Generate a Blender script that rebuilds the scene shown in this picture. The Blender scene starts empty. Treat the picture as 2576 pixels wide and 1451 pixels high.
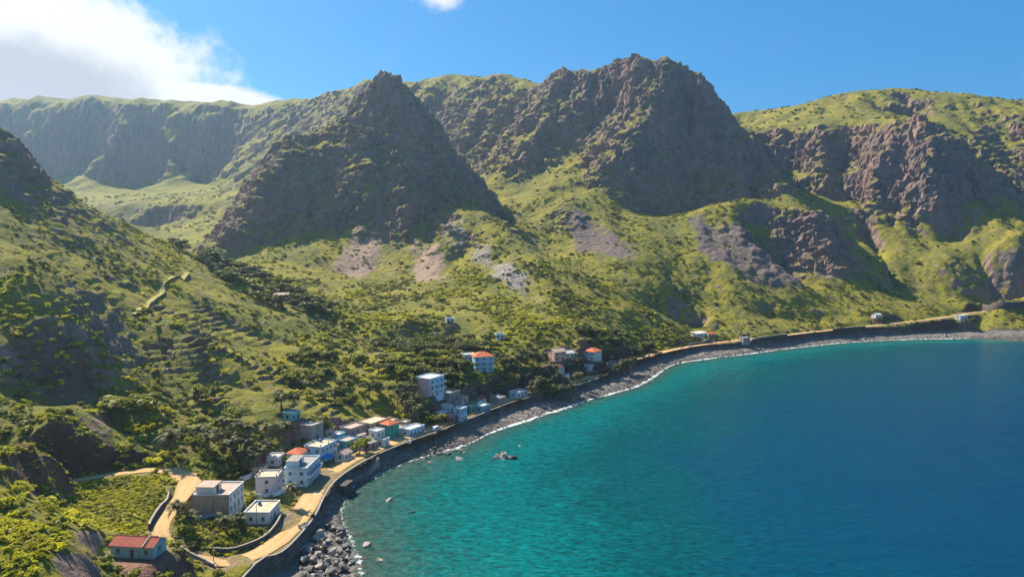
import bpy, math, random
import numpy as np
from mathutils import Vector

# ------------------------------------------------------------------ camera, sky, sun, exposure
scene = bpy.context.scene
COL = scene.collection
R = math.radians
CAM_H, PITCH, HFOV = 95.0, R(4.5), R(70)
SUN_AZ, SUN_EL = R(-46), R(43)          # azimuth from +Y towards +X
EXPOSURE = 1.1

cam_d = bpy.data.cameras.new('camera')
cam = bpy.data.objects.new('camera', cam_d)
COL.objects.link(cam)
cam.location = (0, 0, CAM_H)
cam.rotation_euler = (math.pi / 2 - PITCH, 0, 0)
cam_d.sensor_width = 36
cam_d.angle = HFOV
cam_d.clip_start = 0.5
cam_d.clip_end = 20000
scene.camera = cam

sd = bpy.data.lights.new('sun', 'SUN')
sd.energy = 5.0
sd.angle = R(0.53)
sd.color = (1.0, 0.90, 0.74)
sun = bpy.data.objects.new('sun', sd)
COL.objects.link(sun)
SUNV = Vector((math.sin(SUN_AZ) * math.cos(SUN_EL), math.cos(SUN_AZ) * math.cos(SUN_EL), math.sin(SUN_EL)))
sun.rotation_euler = SUNV.to_track_quat('Z', 'Y').to_euler()
sun.location = (0, 0, 600)

scene.view_settings.view_transform = 'Standard'
scene.view_settings.look = 'None'
scene.view_settings.gamma = 1.0
scene.view_settings.use_curve_mapping = False
scene.view_settings.exposure = EXPOSURE


cy = scene.cycles
cy.max_bounces = 4
cy.diffuse_bounces = 2
cy.glossy_bounces = 2
cy.transmission_bounces = 2
cy.volume_bounces = 0
cy.transparent_max_bounces = 6
cy.caustics_reflective = False
cy.caustics_refractive = False


class NT:
    """small node-tree helper"""
    def __init__(self, tree):
        self.t = tree
        tree.nodes.clear()

    def n(self, typ, **kw):
        nd = self.t.nodes.new(typ)
        for k, v in kw.items():
            if k.startswith('_'):
                setattr(nd, k[1:], v)
        return nd

    def set(self, sock, v):
        if isinstance(v, bpy.types.NodeSocket):
            self.t.links.new(v, sock)
        elif isinstance(v, (tuple, list)) and len(v) == 3 and sock.type == 'RGBA':
            sock.default_value = (*v, 1)
        else:
            sock.default_value = v

    def math(self, op, a, b=0.0, c=0.0, clamp=False):
        nd = self.t.nodes.new('ShaderNodeMath')
        nd.operation = op
        nd.use_clamp = clamp
        self.set(nd.inputs[0], a)
        self.set(nd.inputs[1], b)
        self.set(nd.inputs[2], c)
        return nd.outputs[0]

    def mix(self, f, a, b, mode='MIX'):
        nd = self.t.nodes.new('ShaderNodeMix')
        nd.data_type = 'RGBA'
        nd.blend_type = mode
        self.set(nd.inputs[0], f)
        self.set(nd.inputs[6], a)
        self.set(nd.inputs[7], b)
        return nd.outputs[2]

    def noise(self, vec, scale, detail=4, rough=0.55, dist=0.0):
        nd = self.t.nodes.new('ShaderNodeTexNoise')
        if vec is not None:
            self.set(nd.inputs['Vector'], vec)
        nd.inputs['Scale'].default_value = scale
        nd.inputs['Detail'].default_value = detail
        nd.inputs['Roughness'].default_value = rough
        nd.inputs['Distortion'].default_value = dist
        return nd.outputs['Fac']

    def ramp(self, f, stops, interp='LINEAR'):
        nd = self.t.nodes.new('ShaderNodeValToRGB')
        nd.color_ramp.interpolation = interp
        el = nd.color_ramp.elements
        while len(el) < len(stops):
            el.new(0.5)
        for e, (p, c) in zip(el, stops):
            e.position = p
            e.color = (*c, 1) if len(c) == 3 else c
        self.set(nd.inputs[0], f)
        return nd.outputs[0]

    def smooth(self, f, a, b):
        nd = self.t.nodes.new('ShaderNodeMapRange')
        nd.interpolation_type = 'SMOOTHSTEP'
        self.set(nd.inputs[0], f)
        nd.inputs[1].default_value = a
        nd.inputs[2].default_value = b
        return nd.outputs[0]


world = bpy.data.worlds.new('World')
scene.world = world
world.use_nodes = True
w = NT(world.node_tree)
sky = w.n('ShaderNodeTexSky', _sky_type='NISHITA', _sun_disc=False)
sky.sun_elevation = SUN_EL
sky.sun_rotation = SUN_AZ
sky.altitude = 100
sky.air_density = 1.0
sky.dust_density = 0.75
sky.ozone_density = 2.2
hs = w.n('ShaderNodeHueSaturation')
hs.inputs['Saturation'].default_value = 1.3
hs.inputs['Hue'].default_value = 0.494
w.set(hs.inputs['Color'], sky.outputs[0])
# clouds: cumulus banks placed by direction (degrees of azimuth / elevation), broken by noise
tc = w.n('ShaderNodeTexCoord')
sep = w.n('ShaderNodeSeparateXYZ')
w.set(sep.inputs[0], tc.outputs['Generated'])
az = w.math('MULTIPLY', w.math('ARCTAN2', sep.outputs[0], sep.outputs[1]), 57.2958)
el = w.math('MULTIPLY', w.math('ARCSINE', sep.outputs[2]), 57.2958)
n1 = w.noise(tc.outputs['Generated'], 9.0, 9, 0.6, 0.15)
n2 = w.noise(tc.outputs['Generated'], 30.0, 6, 0.6)
nz = w.math('ADD', w.math('MULTIPLY', w.math('SUBTRACT', n1, 0.5), 1.5),
            w.math('MULTIPLY', w.math('SUBTRACT', n2, 0.5), 0.45))


def ell(a0, e0, ra, re, tilt=0.0):
    da = w.math('SUBTRACT', az, a0)
    de = w.math('SUBTRACT', el, e0)
    x = w.math('DIVIDE', da, ra)
    y = w.math('DIVIDE', w.math('ADD', de, w.math('MULTIPLY', da, tilt)), re)
    r = w.math('SQRT', w.math('ADD', w.math('MULTIPLY', x, x), w.math('MULTIPLY', y, y)))
    return w.math('SUBTRACT', 1.0, r)


banks = [ell(-47, 6, 27, 14.5), ell(-30, 8.3, 14.5, 2.6), w.math('SUBTRACT', w.math('MULTIPLY', ell(-5.4, 17.6, 3.6, 2.3), 0.42), 0.14), ell(150, 12, 34, 8), ell(75, 30, 16, 6), ell(-120, 24, 26, 9)]
msk = banks[0]
for b in banks[1:]:
    msk = w.math('MAXIMUM', msk, b)
dens = w.math('ADD', msk, w.math('MULTIPLY', nz, 0.42))
cloud_a = w.smooth(dens, -0.05, 0.13)
# thick base of the big bank is greyer (less light comes through)
thick = w.smooth(w.math('ADD', w.math('ADD', ell(-37, 8.6, 13.5, 4.6), w.math('MULTIPLY', nz, 0.5)), 0.0), 0.0, 0.4)
ccol = w.mix(thick, (7.2, 7.2, 7.25), (4.1, 4.05, 4.45))
wisp = w.math('MULTIPLY', w.smooth(w.noise(tc.outputs['Generated'], 5.0, 7, 0.62, 0.6), 0.55, 0.8), 0.12)
hs2 = w.mix(1.0, hs.outputs[0], (0.31, 0.70, 0.96), 'MULTIPLY')
hs2 = w.mix(0.42, hs2, (0.62, 2.95, 6.3))
skyc = w.mix(wisp, hs2, (6.0, 6.2, 6.6))
final = w.mix(cloud_a, skyc, ccol)
bg = w.n('ShaderNodeBackground')
bg.inputs[1].default_value = 0.062
w.set(bg.inputs[0], final)
wo = w.n('ShaderNodeOutputWorld')
w.set(wo.inputs[0], bg.outputs[0])

# ------------------------------------------------------------------ projection helpers (photo 2576 x 1451 -> place)
FD = 1288.0 / math.tan(HFOV / 2)
CP, SP = math.cos(PITCH), math.sin(PITCH)


def ray(u, v):
    x = (u - 1288.0) / FD
    z = -(v - 725.5) / FD
    return np.array([x, CP + z * SP, -SP + z * CP])


def P(u, v, Y):
    d = ray(u, v)
    return np.array([0, 0, CAM_H]) + d * (Y / d[1])


def S(u, v, z=0.0):
    d = ray(u, v)
    return np.array([0, 0, CAM_H]) + d * ((z - CAM_H) / d[2])


# ------------------------------------------------------------------ numpy noise
_rng = np.random.RandomState(7)
_perm = np.concatenate([_rng.permutation(256)] * 3).astype(np.int32)
_ang = _rng.rand(256) * 2 * np.pi
_g2 = np.stack([np.cos(_ang), np.sin(_ang)], 1).astype(np.float32)
_g3 = _rng.randn(256, 3)
_g3 = (_g3 / np.linalg.norm(_g3, axis=1)[:, None]).astype(np.float32)


def perlin2(x, y, seed=0):
    x = np.asarray(x, np.float64) + seed * 17.31
    y = np.asarray(y, np.float64) - seed * 9.77
    xi = np.floor(x).astype(np.int64)
    yi = np.floor(y).astype(np.int64)
    xf = (x - xi).astype(np.float32)
    yf = (y - yi).astype(np.float32)
    u = xf * xf * xf * (xf * (xf * 6 - 15) + 10)
    v = yf * yf * yf * (yf * (yf * 6 - 15) + 10)

    def g(a, b):
        h = _perm[_perm[(xi + a) & 255] + ((yi + b) & 255)]
        gr = _g2[h]
        return gr[..., 0] * (xf - a) + gr[..., 1] * (yf - b)
    n0 = g(0, 0) * (1 - u) + g(1, 0) * u
    n1_ = g(0, 1) * (1 - u) + g(1, 1) * u
    return 1.5 * (n0 * (1 - v) + n1_ * v)


def perlin3(x, y, z, seed=0):
    x = np.asarray(x, np.float64) + seed * 17.31
    y = np.asarray(y, np.float64) - seed * 9.77
    z = np.asarray(z, np.float64) + seed * 3.13
    xi, yi, zi = [np.floor(q).astype(np.int64) for q in (x, y, z)]
    xf, yf, zf = [(q - qi).astype(np.float32) for q, qi in ((x, xi), (y, yi), (z, zi))]
    u, v, t = [q * q * q * (q * (q * 6 - 15) + 10) for q in (xf, yf, zf)]

    def g(a, b, c):
        h = _perm[_perm[_perm[(xi + a) & 255] + ((yi + b) & 255)] + ((zi + c) & 255)]
        gr = _g3[h]
        return gr[..., 0] * (xf - a) + gr[..., 1] * (yf - b) + gr[..., 2] * (zf - c)

    def pl(c):
        a = g(0, 0, c) * (1 - u) + g(1, 0, c) * u
        b = g(0, 1, c) * (1 - u) + g(1, 1, c) * u
        return a * (1 - v) + b * v
    return 1.6 * (pl(0) * (1 - t) + pl(1) * t)


def fbm(x, y, octs=4, seed=0, gain=0.5, lac=2.03):
    s, a = 0, 1.0
    for o in range(octs):
        s = s + a * perlin2(x, y, seed + o)
        x, y, a = x * lac, y * lac, a * gain
    return s


def ridged(x, y, octs=4, seed=0, gain=0.5, lac=2.07):
    s, a = 0, 1.0
    for o in range(octs):
        s = s + a * (1 - 2 * np.abs(perlin2(x, y, seed + o)))
        x, y, a = x * lac, y * lac, a * gain
    return s


def sstep(x, a, b):
    t = np.clip((x - a) / (b - a), 0, 1)
    return t * t * (3 - 2 * t)


# ------------------------------------------------------------------ landform lines read from the photograph (u, v, distance)
LINES = [
    # rim of the far valley wall
    [(-500, 300, 1620), (-260, 285, 1650), (0, 278, 1650), (95, 265, 1650), (185, 265, 1650), (300, 268, 1640), (400, 275, 1630), (500, 278, 1620), (560, 285, 1610),
     (640, 285, 1590), (700, 270, 1560), (760, 262, 1530), (820, 250, 1500), (870, 225, 1460), (905, 205, 1430), (945, 212, 1410), (1000, 222, 1390),
     (1040, 215, 1370), (1090, 195, 1350), (1135, 185, 1330), (1190, 207, 1300), (1250, 182, 1270), (1310, 200, 1240), (1355, 215, 1200)],
    # foot of that wall
    [(-260, 470, 1560), (0, 430, 1565), (100, 440, 1560), (200, 445, 1545), (320, 452, 1545), (450, 455, 1535), (540, 450, 1500)],
    # lit buttress in the wall
    [(330, 305, 1600), (300, 330, 1570), (260, 370, 1535), (240, 410, 1505)],
    [(400, 330, 1590), (420, 370, 1555), (440, 410, 1520)],
    [(90, 300, 1620), (70, 350, 1585), (40, 400, 1550)], [(520, 310, 1590), (500, 360, 1560), (480, 420, 1510)],
    [(700, 272, 1558), (650, 330, 1520), (600, 390, 1480), (550, 450, 1430), (500, 485, 1380)],
    [(820, 250, 1500), (760, 320, 1440), (700, 390, 1380), (640, 450, 1300), (600, 480, 1260)],
    # bench and its edge cliff, valley head
    [(230, 495, 1320), (350, 490, 1320), (450, 487, 1320), (560, 490, 1290)],
    [(200, 522, 1180), (350, 518, 1170), (450, 515, 1160), (520, 515, 1150), (590, 522, 1140)],
    [(230, 552, 1140), (350, 572, 1125), (450, 548, 1130), (560, 545, 1110)],
    [(350, 600, 900), (420, 610, 850), (480, 622, 800), (520, 642, 740), (600, 665, 640)],
    [(590, 540, 900), (560, 580, 860)],
    # pyramid
    [(515, 648, 655), (530, 620, 675), (570, 570, 700), (610, 520, 720), (650, 480, 742), (690, 440, 762), (700, 405, 778), (708, 375, 792), (740, 350, 810),
     (790, 335, 828), (850, 310, 843), (890, 285, 850), (935, 245, 858), (952, 222, 864), (966, 196, 866)],
    [(972, 196, 866), (985, 207, 864), (1030, 240, 857), (1060, 280, 849), (1100, 330, 836), (1125, 370, 824), (1150, 400, 812), (1175, 440, 797), (1190, 490, 778),
     (1230, 530, 740), (1300, 590, 690), (1350, 630, 655), (1400, 668, 620)],
    [(720, 392, 786), (800, 380, 792), (860, 368, 798), (920, 365, 802), (960, 355, 810)],
    [(745, 375, 804), (800, 362, 814), (860, 350, 819), (920, 342, 822)],
    [(730, 402, 778), (800, 394, 784), (860, 388, 788), (930, 385, 790), (1000, 395, 796)],
    [(560, 624, 676), (640, 600, 702), (730, 566, 720), (800, 550, 728), (860, 572, 726), (930, 566, 728), (1000, 572, 722), (1080, 585, 706), (1160, 608, 682), (1240, 650, 645)],
    # apron under the pyramid
    [(880, 618, 697), (960, 622, 694), (1050, 638, 678), (1140, 655, 658)], [(700, 640, 652), (790, 625, 672)],
    [(740, 690, 610), (800, 680, 620), (880, 690, 640), (940, 700, 630), (1000, 715, 615), (1100, 705, 608), (1200, 722, 590), (1300, 752, 565), (1380, 775, 545)],
    # valley floor
    [(640, 685, 590), (700, 715, 545), (800, 755, 512), (900, 785, 492), (1000, 780, 508), (1100, 795, 492), (1200, 790, 492), (1300, 815, 475), (1400, 835, 472), (1500, 828, 510), (1600, 815, 560)],
    [(945, 838, 452), (1000, 815, 464), (1060, 808, 470), (1110, 818, 468)], [(950, 866, 446), (1000, 866, 456), (1060, 860, 462), (1115, 858, 460)],
    [(1000, 900, 390), (1100, 905, 398), (1200, 935, 402), (1300, 950, 395), (1400, 925, 422), (1480, 900, 450)],
    [(1080, 978, 356), (1180, 985, 366)],
    # left hillside skyline and face
    [(-300, 150, 400), (-120, 255, 405), (0, 335, 415), (20, 348, 420), (45, 378, 425), (70, 412, 430), (100, 440, 438), (130, 462, 445), (180, 492, 460), (250, 540, 480), (320, 580, 505),
     (400, 610, 530), (450, 626, 545), (520, 650, 560), (580, 666, 575)],
    [(0, 430, 385), (100, 500, 405), (200, 565, 418), (300, 625, 425), (400, 690, 415), (500, 720, 430), (600, 760, 425)],
    [(0, 570, 345), (90, 610, 348), (150, 650, 350), (210, 690, 350), (260, 740, 345), (300, 800, 338), (330, 870, 325), (350, 930, 310)],
    [(-150, 640, 300), (0, 650, 300), (100, 690, 302), (170, 715, 305), (190, 770, 296), (200, 840, 285), (210, 900, 276)],
    [(225, 745, 325), (270, 830, 312), (300, 920, 296), (330, 960, 288)],
    [(600, 800, 402), (700, 850, 402)], [(420, 800, 342), (520, 900, 322), (640, 950, 332), (760, 985, 338)],
    [(400, 1000, 297), (600, 1045, 292), (760, 1060, 292), (860, 1040, 310)],
    [(-100, 860, 255), (0, 860, 258), (70, 860, 264), (120, 870, 270), (180, 900, 278)],
    [(0, 990, 243), (90, 1010, 250), (160, 1000, 262), (230, 990, 276)],
    [(450, 1100, 265), (300, 1095, 259), (650, 1125, 267)],
    [(230, 1010, 262), (170, 1035, 238), (130, 1065, 214), (80, 1110, 200), (40, 1145, 190), (-20, 1165, 182), (-120, 1170, 180)],
    # foreground grassy hill
    [(-200, 1290, 132), (0, 1338, 130), (100, 1352, 128), (180, 1374, 126), (250, 1398, 124), (300, 1432, 121), (345, 1500, 116)],
    [(-200, 1451, 100), (0, 1451, 102), (200, 1470, 106)],
    # centre mountain
    [(1355, 215, 1200), (1400, 195, 1150), (1440, 178, 1110), (1490, 172, 1085), (1530, 178, 1070), (1560, 150, 1062), (1595, 137, 1055), (1640, 150, 1045), (1690, 175, 1030),
     (1740, 215, 1010), (1790, 245, 995), (1820, 270, 985), (1845, 310, 972), (1870, 345, 960), (1900, 390, 940), (1930, 430, 920), (1965, 470, 890), (2010, 520, 850)],
    [(1720, 200, 1015), (1680, 250, 985), (1640, 290, 965), (1600, 330, 945), (1570, 380, 925), (1545, 430, 905), (1500, 465, 885)],
    [(1425, 215, 1085), (1400, 260, 1060), (1370, 330, 1020), (1340, 400, 980), (1310, 450, 940), (1290, 490, 900)],
    [(1240, 205, 1245), (1220, 260, 1200), (1190, 330, 1130), (1175, 400, 1070)],
    [(1125, 210, 1295), (1110, 240, 1260), (1085, 300, 1190)],
    [(1310, 300, 1120), (1270, 400, 1010), (1240, 480, 930), (1235, 520, 870)],
    [(1280, 495, 885), (1330, 492, 885), (1440, 440, 900), (1540, 452, 893)],
    [(1590, 528, 885), (1700, 530, 898), (1770, 512, 905), (1880, 492, 900), (1950, 500, 880)],
    [(1250, 560, 800), (1330, 560, 800), (1430, 500, 812), (1500, 520, 815), (1560, 545, 815), (1700, 548, 815), (1770, 522, 812), (1850, 506, 812), (1900, 497, 810), (1960, 530, 800), (2000, 530, 795), (2060, 562, 785), (2130, 632, 765), (2210, 690, 745)],
    [(1945, 612, 768), (2000, 655, 755), (2080, 672, 750), (2140, 684, 745)],
    [(1300, 630, 725), (1380, 650, 690)], [(1450, 675, 660), (1520, 620, 720), (1600, 655, 682), (1700, 640, 720), (1800, 650, 722), (1900, 660, 724)],
    [(1600, 740, 620), (1680, 742, 650), (1800, 752, 660), (1900, 768, 660), (2000, 768, 675), (2100, 758, 690)],
    # little coastal bluffs
    [(1688, 742, 655), (1745, 748, 660), (1790, 788, 632)], [(1700, 815, 640), (1760, 826, 642), (1800, 834, 622)],
    [(1908, 762, 668), (1955, 785, 655)], [(1935, 812, 655), (1985, 826, 645), (2010, 832, 636)],
    [(2042, 770, 680), (2075, 790, 668)], [(2060, 815, 665), (2097, 822, 658)],
    [(1530, 775, 560), (1560, 780, 562)], [(1525, 812, 545), (1585, 815, 548)],
    # buttresses and hollows of the centre massif
    [(1530, 270, 1040), (1500, 330, 1012), (1455, 400, 962), (1425, 438, 918)],
    [(1750, 330, 988), (1760, 400, 962), (1765, 460, 930)],
    # buttress and hollows of the pyramid front
    [(900, 440, 764), (898, 480, 750), (893, 530, 733)], [(815, 440, 780), (818, 500, 756)], [(1010, 440, 782), (1015, 500, 758)], [(1075, 430, 788), (1085, 500, 754)],
    # right mountain
    [(1845, 285, 1250), (1900, 278, 1245), (1980, 272, 1235), (2050, 255, 1220), (2110, 235, 1200), (2160, 228, 1190), (2210, 228, 1180), (2250, 220, 1165), (2300, 232, 1150), (2350, 235, 1140),
     (2380, 240, 1130), (2440, 235, 1110), (2500, 255, 1090), (2576, 265, 1070), (2760, 285, 1020), (3000, 330, 980)],
    [(1880, 322, 1060), (1950, 335, 1040), (1990, 345, 1030), (2060, 322, 1010), (2110, 330, 995), (2180, 325, 975), (2240, 312, 950), (2330, 306, 930), (2390, 345, 905), (2420, 375, 895),
     (2450, 410, 885), (2500, 455, 880), (2540, 505, 868), (2576, 535, 858), (2700, 600, 820), (2900, 650, 800)],
    [(2235, 228, 1165), (2200, 265, 1120), (2260, 295, 1090), (2310, 290, 1090)],
    [(1905, 425, 985), (1960, 452, 978), (2050, 488, 945), (2150, 490, 932), (2200, 512, 905), (2250, 540, 880)],
    [(2332, 310, 928), (2345, 400, 885), (2355, 480, 862), (2365, 560, 848), (2370, 600, 838)],
    [(2395, 400, 918), (2425, 470, 895), (2445, 515, 872)], [(2290, 420, 905), (2285, 500, 880)],
    [(2050, 340, 1006), (2060, 400, 975), (2075, 450, 950)], [(2120, 345, 1000), (2125, 420, 978)], [(1985, 360, 1030), (1995, 420, 1000)],
    [(2205, 330, 955), (2195, 430, 915), (2200, 500, 885)],
    [(2395, 552, 850), (2440, 534, 846), (2500, 562, 828), (2576, 580, 815), (2700, 640, 785)],
    [(2460, 320, 1010), (2550, 380, 955)],
    [(2150, 600, 825), (2250, 640, 790), (2350, 680, 770), (2450, 650, 775), (2560, 650, 765), (2750, 660, 765)],
    [(2200, 738, 715), (2300, 758, 715), (2400, 760, 715), (2500, 748, 708), (2600, 742, 708), (2900, 750, 708)],
]

# coast: foot-of-land line (top of sea wall, then the bluff) and the waterline
WALL_UV = [(560, 1428), (640, 1420), (700, 1395), (745, 1355), (790, 1300), (812, 1255), (838, 1215), (880, 1182), (940, 1148), (1010, 1118), (1110, 1082), (1200, 1046),
           (1300, 1008), (1400, 984), (1480, 960), (1530, 940)]
WALL_Z = 5.2
BLUFF_UV = [(1600, 912), (1680, 890), (1760, 876), (1850, 868), (1950, 858), (2050, 846), (2150, 838), (2300, 832), (2450, 826), (2576, 826), (2800, 824), (3200, 822)]
BLUFF_Z = 4.5
SHORE_UV = [(905, 1500), (897, 1451), (893, 1400), (868, 1340), (853, 1290), (860, 1250), (880, 1224), (931, 1199), (970, 1180), (1006, 1165), (1061, 1148), (1120, 1131), (1170, 1116),
            (1205, 1100), (1248, 1080), (1340, 1050), (1450, 1013), (1530, 990), (1600, 970), (1650, 940), (1690, 917), (1750, 905), (1850, 893), (1950, 880), (2050, 868), (2150, 859),
            (2300, 853), (2450, 850), (2576, 847), (2800, 844), (3200, 842)]

wall_pts = [S(u, v, WALL_Z) for u, v in WALL_UV]
# the wall goes on below the frame, along the foot of the near hill
wall_low = [np.array([-38.0, 60, 5.2]), np.array([-60.0, 110, 5.2]), np.array([-72.0, 145, 5.2]), np.array([-76.0, 165, 5.2]), ]
bluff_pts = [S(u, v, BLUFF_Z) for u, v in BLUFF_UV]
LANDLINE = np.array([p[:2] for p in wall_low[:3] + wall_pts[1:] + bluff_pts])
SHORE = np.array([[-5.0, 55], [-22, 100], [-36.0, 135]] + [S(u, v, 0)[:2] for u, v in SHORE_UV[1:]])


def smooth_poly(pts, n=4):
    pts = np.asarray(pts, float)
    out = []
    for i in range(len(pts) - 1):
        p0 = pts[max(i - 1, 0)]
        p1, p2 = pts[i], pts[i + 1]
        p3 = pts[min(i + 2, len(pts) - 1)]
        for k in range(n):
            t = k / n
            out.append(0.5 * ((2 * p1) + (-p0 + p2) * t + (2 * p0 - 5 * p1 + 4 * p2 - p3) * t * t + (-p0 + 3 * p1 - 3 * p2 + p3) * t ** 3))
    out.append(pts[-1])
    return np.array(out)


LAND_C = smooth_poly(LANDLINE, 3)
SHORE_C = smooth_poly(SHORE, 3)


def resample(pts, step):
    pts = np.asarray(pts, float)
    d = np.linalg.norm(np.diff(pts, axis=0), axis=1)
    s = np.concatenate([[0], np.cumsum(d)])
    n = max(2, int(s[-1] / step) + 1)
    t = np.linspace(0, s[-1], n)
    return np.stack([np.interp(t, s, pts[:, k]) for k in range(pts.shape[1])], 1)


# roads: (u, v, z)
ROAD_MAIN = smooth_poly([S(u, v, z) for u, v, z in [(500, 1400, 8.4), (560, 1414, 6.6), (620, 1402, 5.5), (675, 1376, 5.2), (722, 1335, 5.2), (762, 1285, 5.2), (785, 1245, 5.2), (808, 1206, 5.2), (852, 1172, 5.2),
                     (915, 1140, 5.2), (990, 1110, 5.2), (1090, 1074, 5.2), (1185, 1038, 5.2), (1290, 1000, 5.2), (1390, 974, 5.2), (1470, 952, 5.2), (1530, 930, 5.4), (1590, 907, 6), (1680, 882, 6.5),
                     (1760, 867, 6.5), (1850, 856, 7), (1950, 846, 8), (2050, 834, 8), (2150, 824, 9), (2260, 812, 11), (2360, 800, 14), (2450, 786, 16), (2576, 768, 19), (2750, 760, 19)]], 4)
ROAD_UP = smooth_poly([S(u, v, z) for u, v, z in [(-120, 1262, 20), (0, 1238, 19.5), (100, 1226, 18.8), (200, 1206, 17.8), (330, 1186, 16.2), (400, 1181, 15.2), (455, 1190, 14.2), (478, 1206, 13.8), (462, 1240, 13.4),
                     (436, 1275, 13.2), (412, 1308, 13.2), (404, 1335, 13), (424, 1368, 11.6), (462, 1392, 9.8), (505, 1404, 8.2), (560, 1414, 6.6)]], 4)
ROAD_W = {'main': 2.9, 'up': 2.3}

# ------------------------------------------------------------------ base height field: linear-kernel interpolation of the lines
ctrl = []
for L in LINES:
    pts = np.array([P(*q) for q in L])
    step = 9 if pts[:, 1].min() < 300 else (16 if pts[:, 1].min() < 700 else 24)
    ctrl.append(resample(pts, step) if len(pts) > 1 else pts)
for rd in (ROAD_MAIN, ROAD_UP):
    ctrl.append(resample(rd, 9))
inland = []
nrm = np.gradient(LAND_C, axis=0)
nrm = np.stack([-nrm[:, 1], nrm[:, 0]], 1) / np.linalg.norm(nrm, axis=1)[:, None]
for i in range(0, len(LAND_C), 1):
    z = 5.2 if i < 57 else 4.6
    inland.append([*LAND_C[i], z])
    inland.append([*(LAND_C[i] - nrm[i] * 14), -1.0])
ctrl.append(np.array(inland))
# things the photo cannot show: back slopes, flanks, and flat village ground
for (x, y, z) in [(-1400, 1900, 330), (-1250, 1900, 330), (-800, 1900, 330), (-300, 1900, 300), (100, 1800, 260), (400, 1500, 230), (700, 1500, 260), (1100, 1400, 260), (-1350, 1450, 215),
                  (-120, 960, 140), (-160, 1030, 140), (-230, 980, 115), (-60, 1030, 170), (-330, 800, 78), (-420, 800, 85), (-480, 900, 110), (-500, 650, 92), (-420, 600, 88), (-700, 700, 190), (-600, 450, 210), (-450, 300, 150),
                  (-300, 180, 70), (-260, 120, 58), (-200, 60, 55), (-110, 60, 40), (-60, 50, 24), (330, 1150, 230), (160, 1150, 200), (240, 1000, 175)]:
    ctrl.append(np.array([[x, y, z]], float))
for (u, v, z) in [(150, 1262, 17), (250, 1300, 15.5), (350, 1250, 14.6), (100, 1300, 17.5), (300, 1335, 14.5), (380, 1225, 14.4), (200, 1240, 16.6), (470, 1300, 9.8), (520, 1340, 8), (600, 1300, 7.2),
                  (640, 1350, 6.6), (560, 1230, 9.0), (640, 1180, 8.4), (560, 1180, 11), (720, 1130, 8), (820, 1110, 7.4), (900, 1080, 7.6), (1000, 1060, 7.2), (1100, 1030, 7.4), (760, 1090, 13), (870, 1060, 13.5)]:
    ctrl.append(S(u, v, z)[None])
ctrl = np.concatenate(ctrl)
keep = []
for i, p in enumerate(ctrl):
    if all((ctrl[j, 0] - p[0]) ** 2 + (ctrl[j, 1] - p[1]) ** 2 > 4 for j in keep[-60:]):
        keep.append(i)
ctrl = ctrl[keep]
SC = 100.0


def rbf_fit(pts, vals, lam):
    n = len(pts)
    A = np.zeros((n + 3, n + 3))
    d = np.linalg.norm(pts[:, None] - pts[None], axis=2)
    A[:n, :n] = -d + lam * np.eye(n)
    A[:n, n] = 1
    A[:n, n + 1:] = pts
    A[n:, :n] = A[:n, n:].T
    return np.linalg.solve(A, np.concatenate([vals, np.zeros(3)]))


def rbf_eval(pts, wts, X):
    out = np.empty(len(X), np.float32)
    p32 = pts.astype(np.float32)
    w32 = wts.astype(np.float32)
    n = len(pts)
    for i in range(0, len(X), 20000):
        q = X[i:i + 20000].astype(np.float32)
        d = np.sqrt(np.maximum((q[:, :1] - p32[:, 0]) ** 2 + (q[:, 1:] - p32[:, 1]) ** 2, 0))
        out[i:i + 20000] = -d @ w32[:n] + w32[n] + q @ w32[n + 1:]
    return out


GX0, GX1, GY0, GY1, GS = -1550.0, 1300.0, 30.0, 1950.0, 5.0
gx = np.arange(GX0, GX1 + 1, GS)
gy = np.arange(GY0, GY1 + 1, GS)
MX, MY = np.meshgrid(gx, gy)
wts = rbf_fit(ctrl[:, :2] / SC, ctrl[:, 2], 0.004)
BASE = rbf_eval(ctrl[:, :2] / SC, wts, np.stack([MX.ravel(), MY.ravel()], 1) / SC).reshape(MX.shape)

# depth of the sea bed
DEPTH_C = [(1000, 1400, 2.2), (900, 1300, 1.6), (1000, 1230, 2.0), (1100, 1200, 2.8), (1200, 1350, 4.6), (1300, 1200, 5), (1500, 1400, 5.5), (1250, 1451, 4.5), (1500, 1200, 9), (1700, 1300, 10), (1700, 1450, 9.5), (1900, 1400, 14),
           (2100, 1450, 18), (2300, 1300, 26), (2500, 1100, 30), (1500, 1090, 8), (1700, 1020, 10), (1800, 1100, 12), (2000, 960, 11), (2000, 1150, 20), (2400, 900, 13), (2550, 900, 16), (2550, 1400, 34), (2300, 1000, 22)]
dp = np.array([[*S(u, v, 0)[:2], d] for u, v, d in DEPTH_C] + [[300, 60, 14], [700, 100, 40], [900, 400, 36]])
wd = rbf_fit(dp[:, :2] / SC, dp[:, 2], 0.05)
DEPG = np.clip(rbf_eval(dp[:, :2] / SC, wd, np.stack([MX.ravel(), MY.ravel()], 1) / SC).reshape(MX.shape), 1.2, 40)


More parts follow.
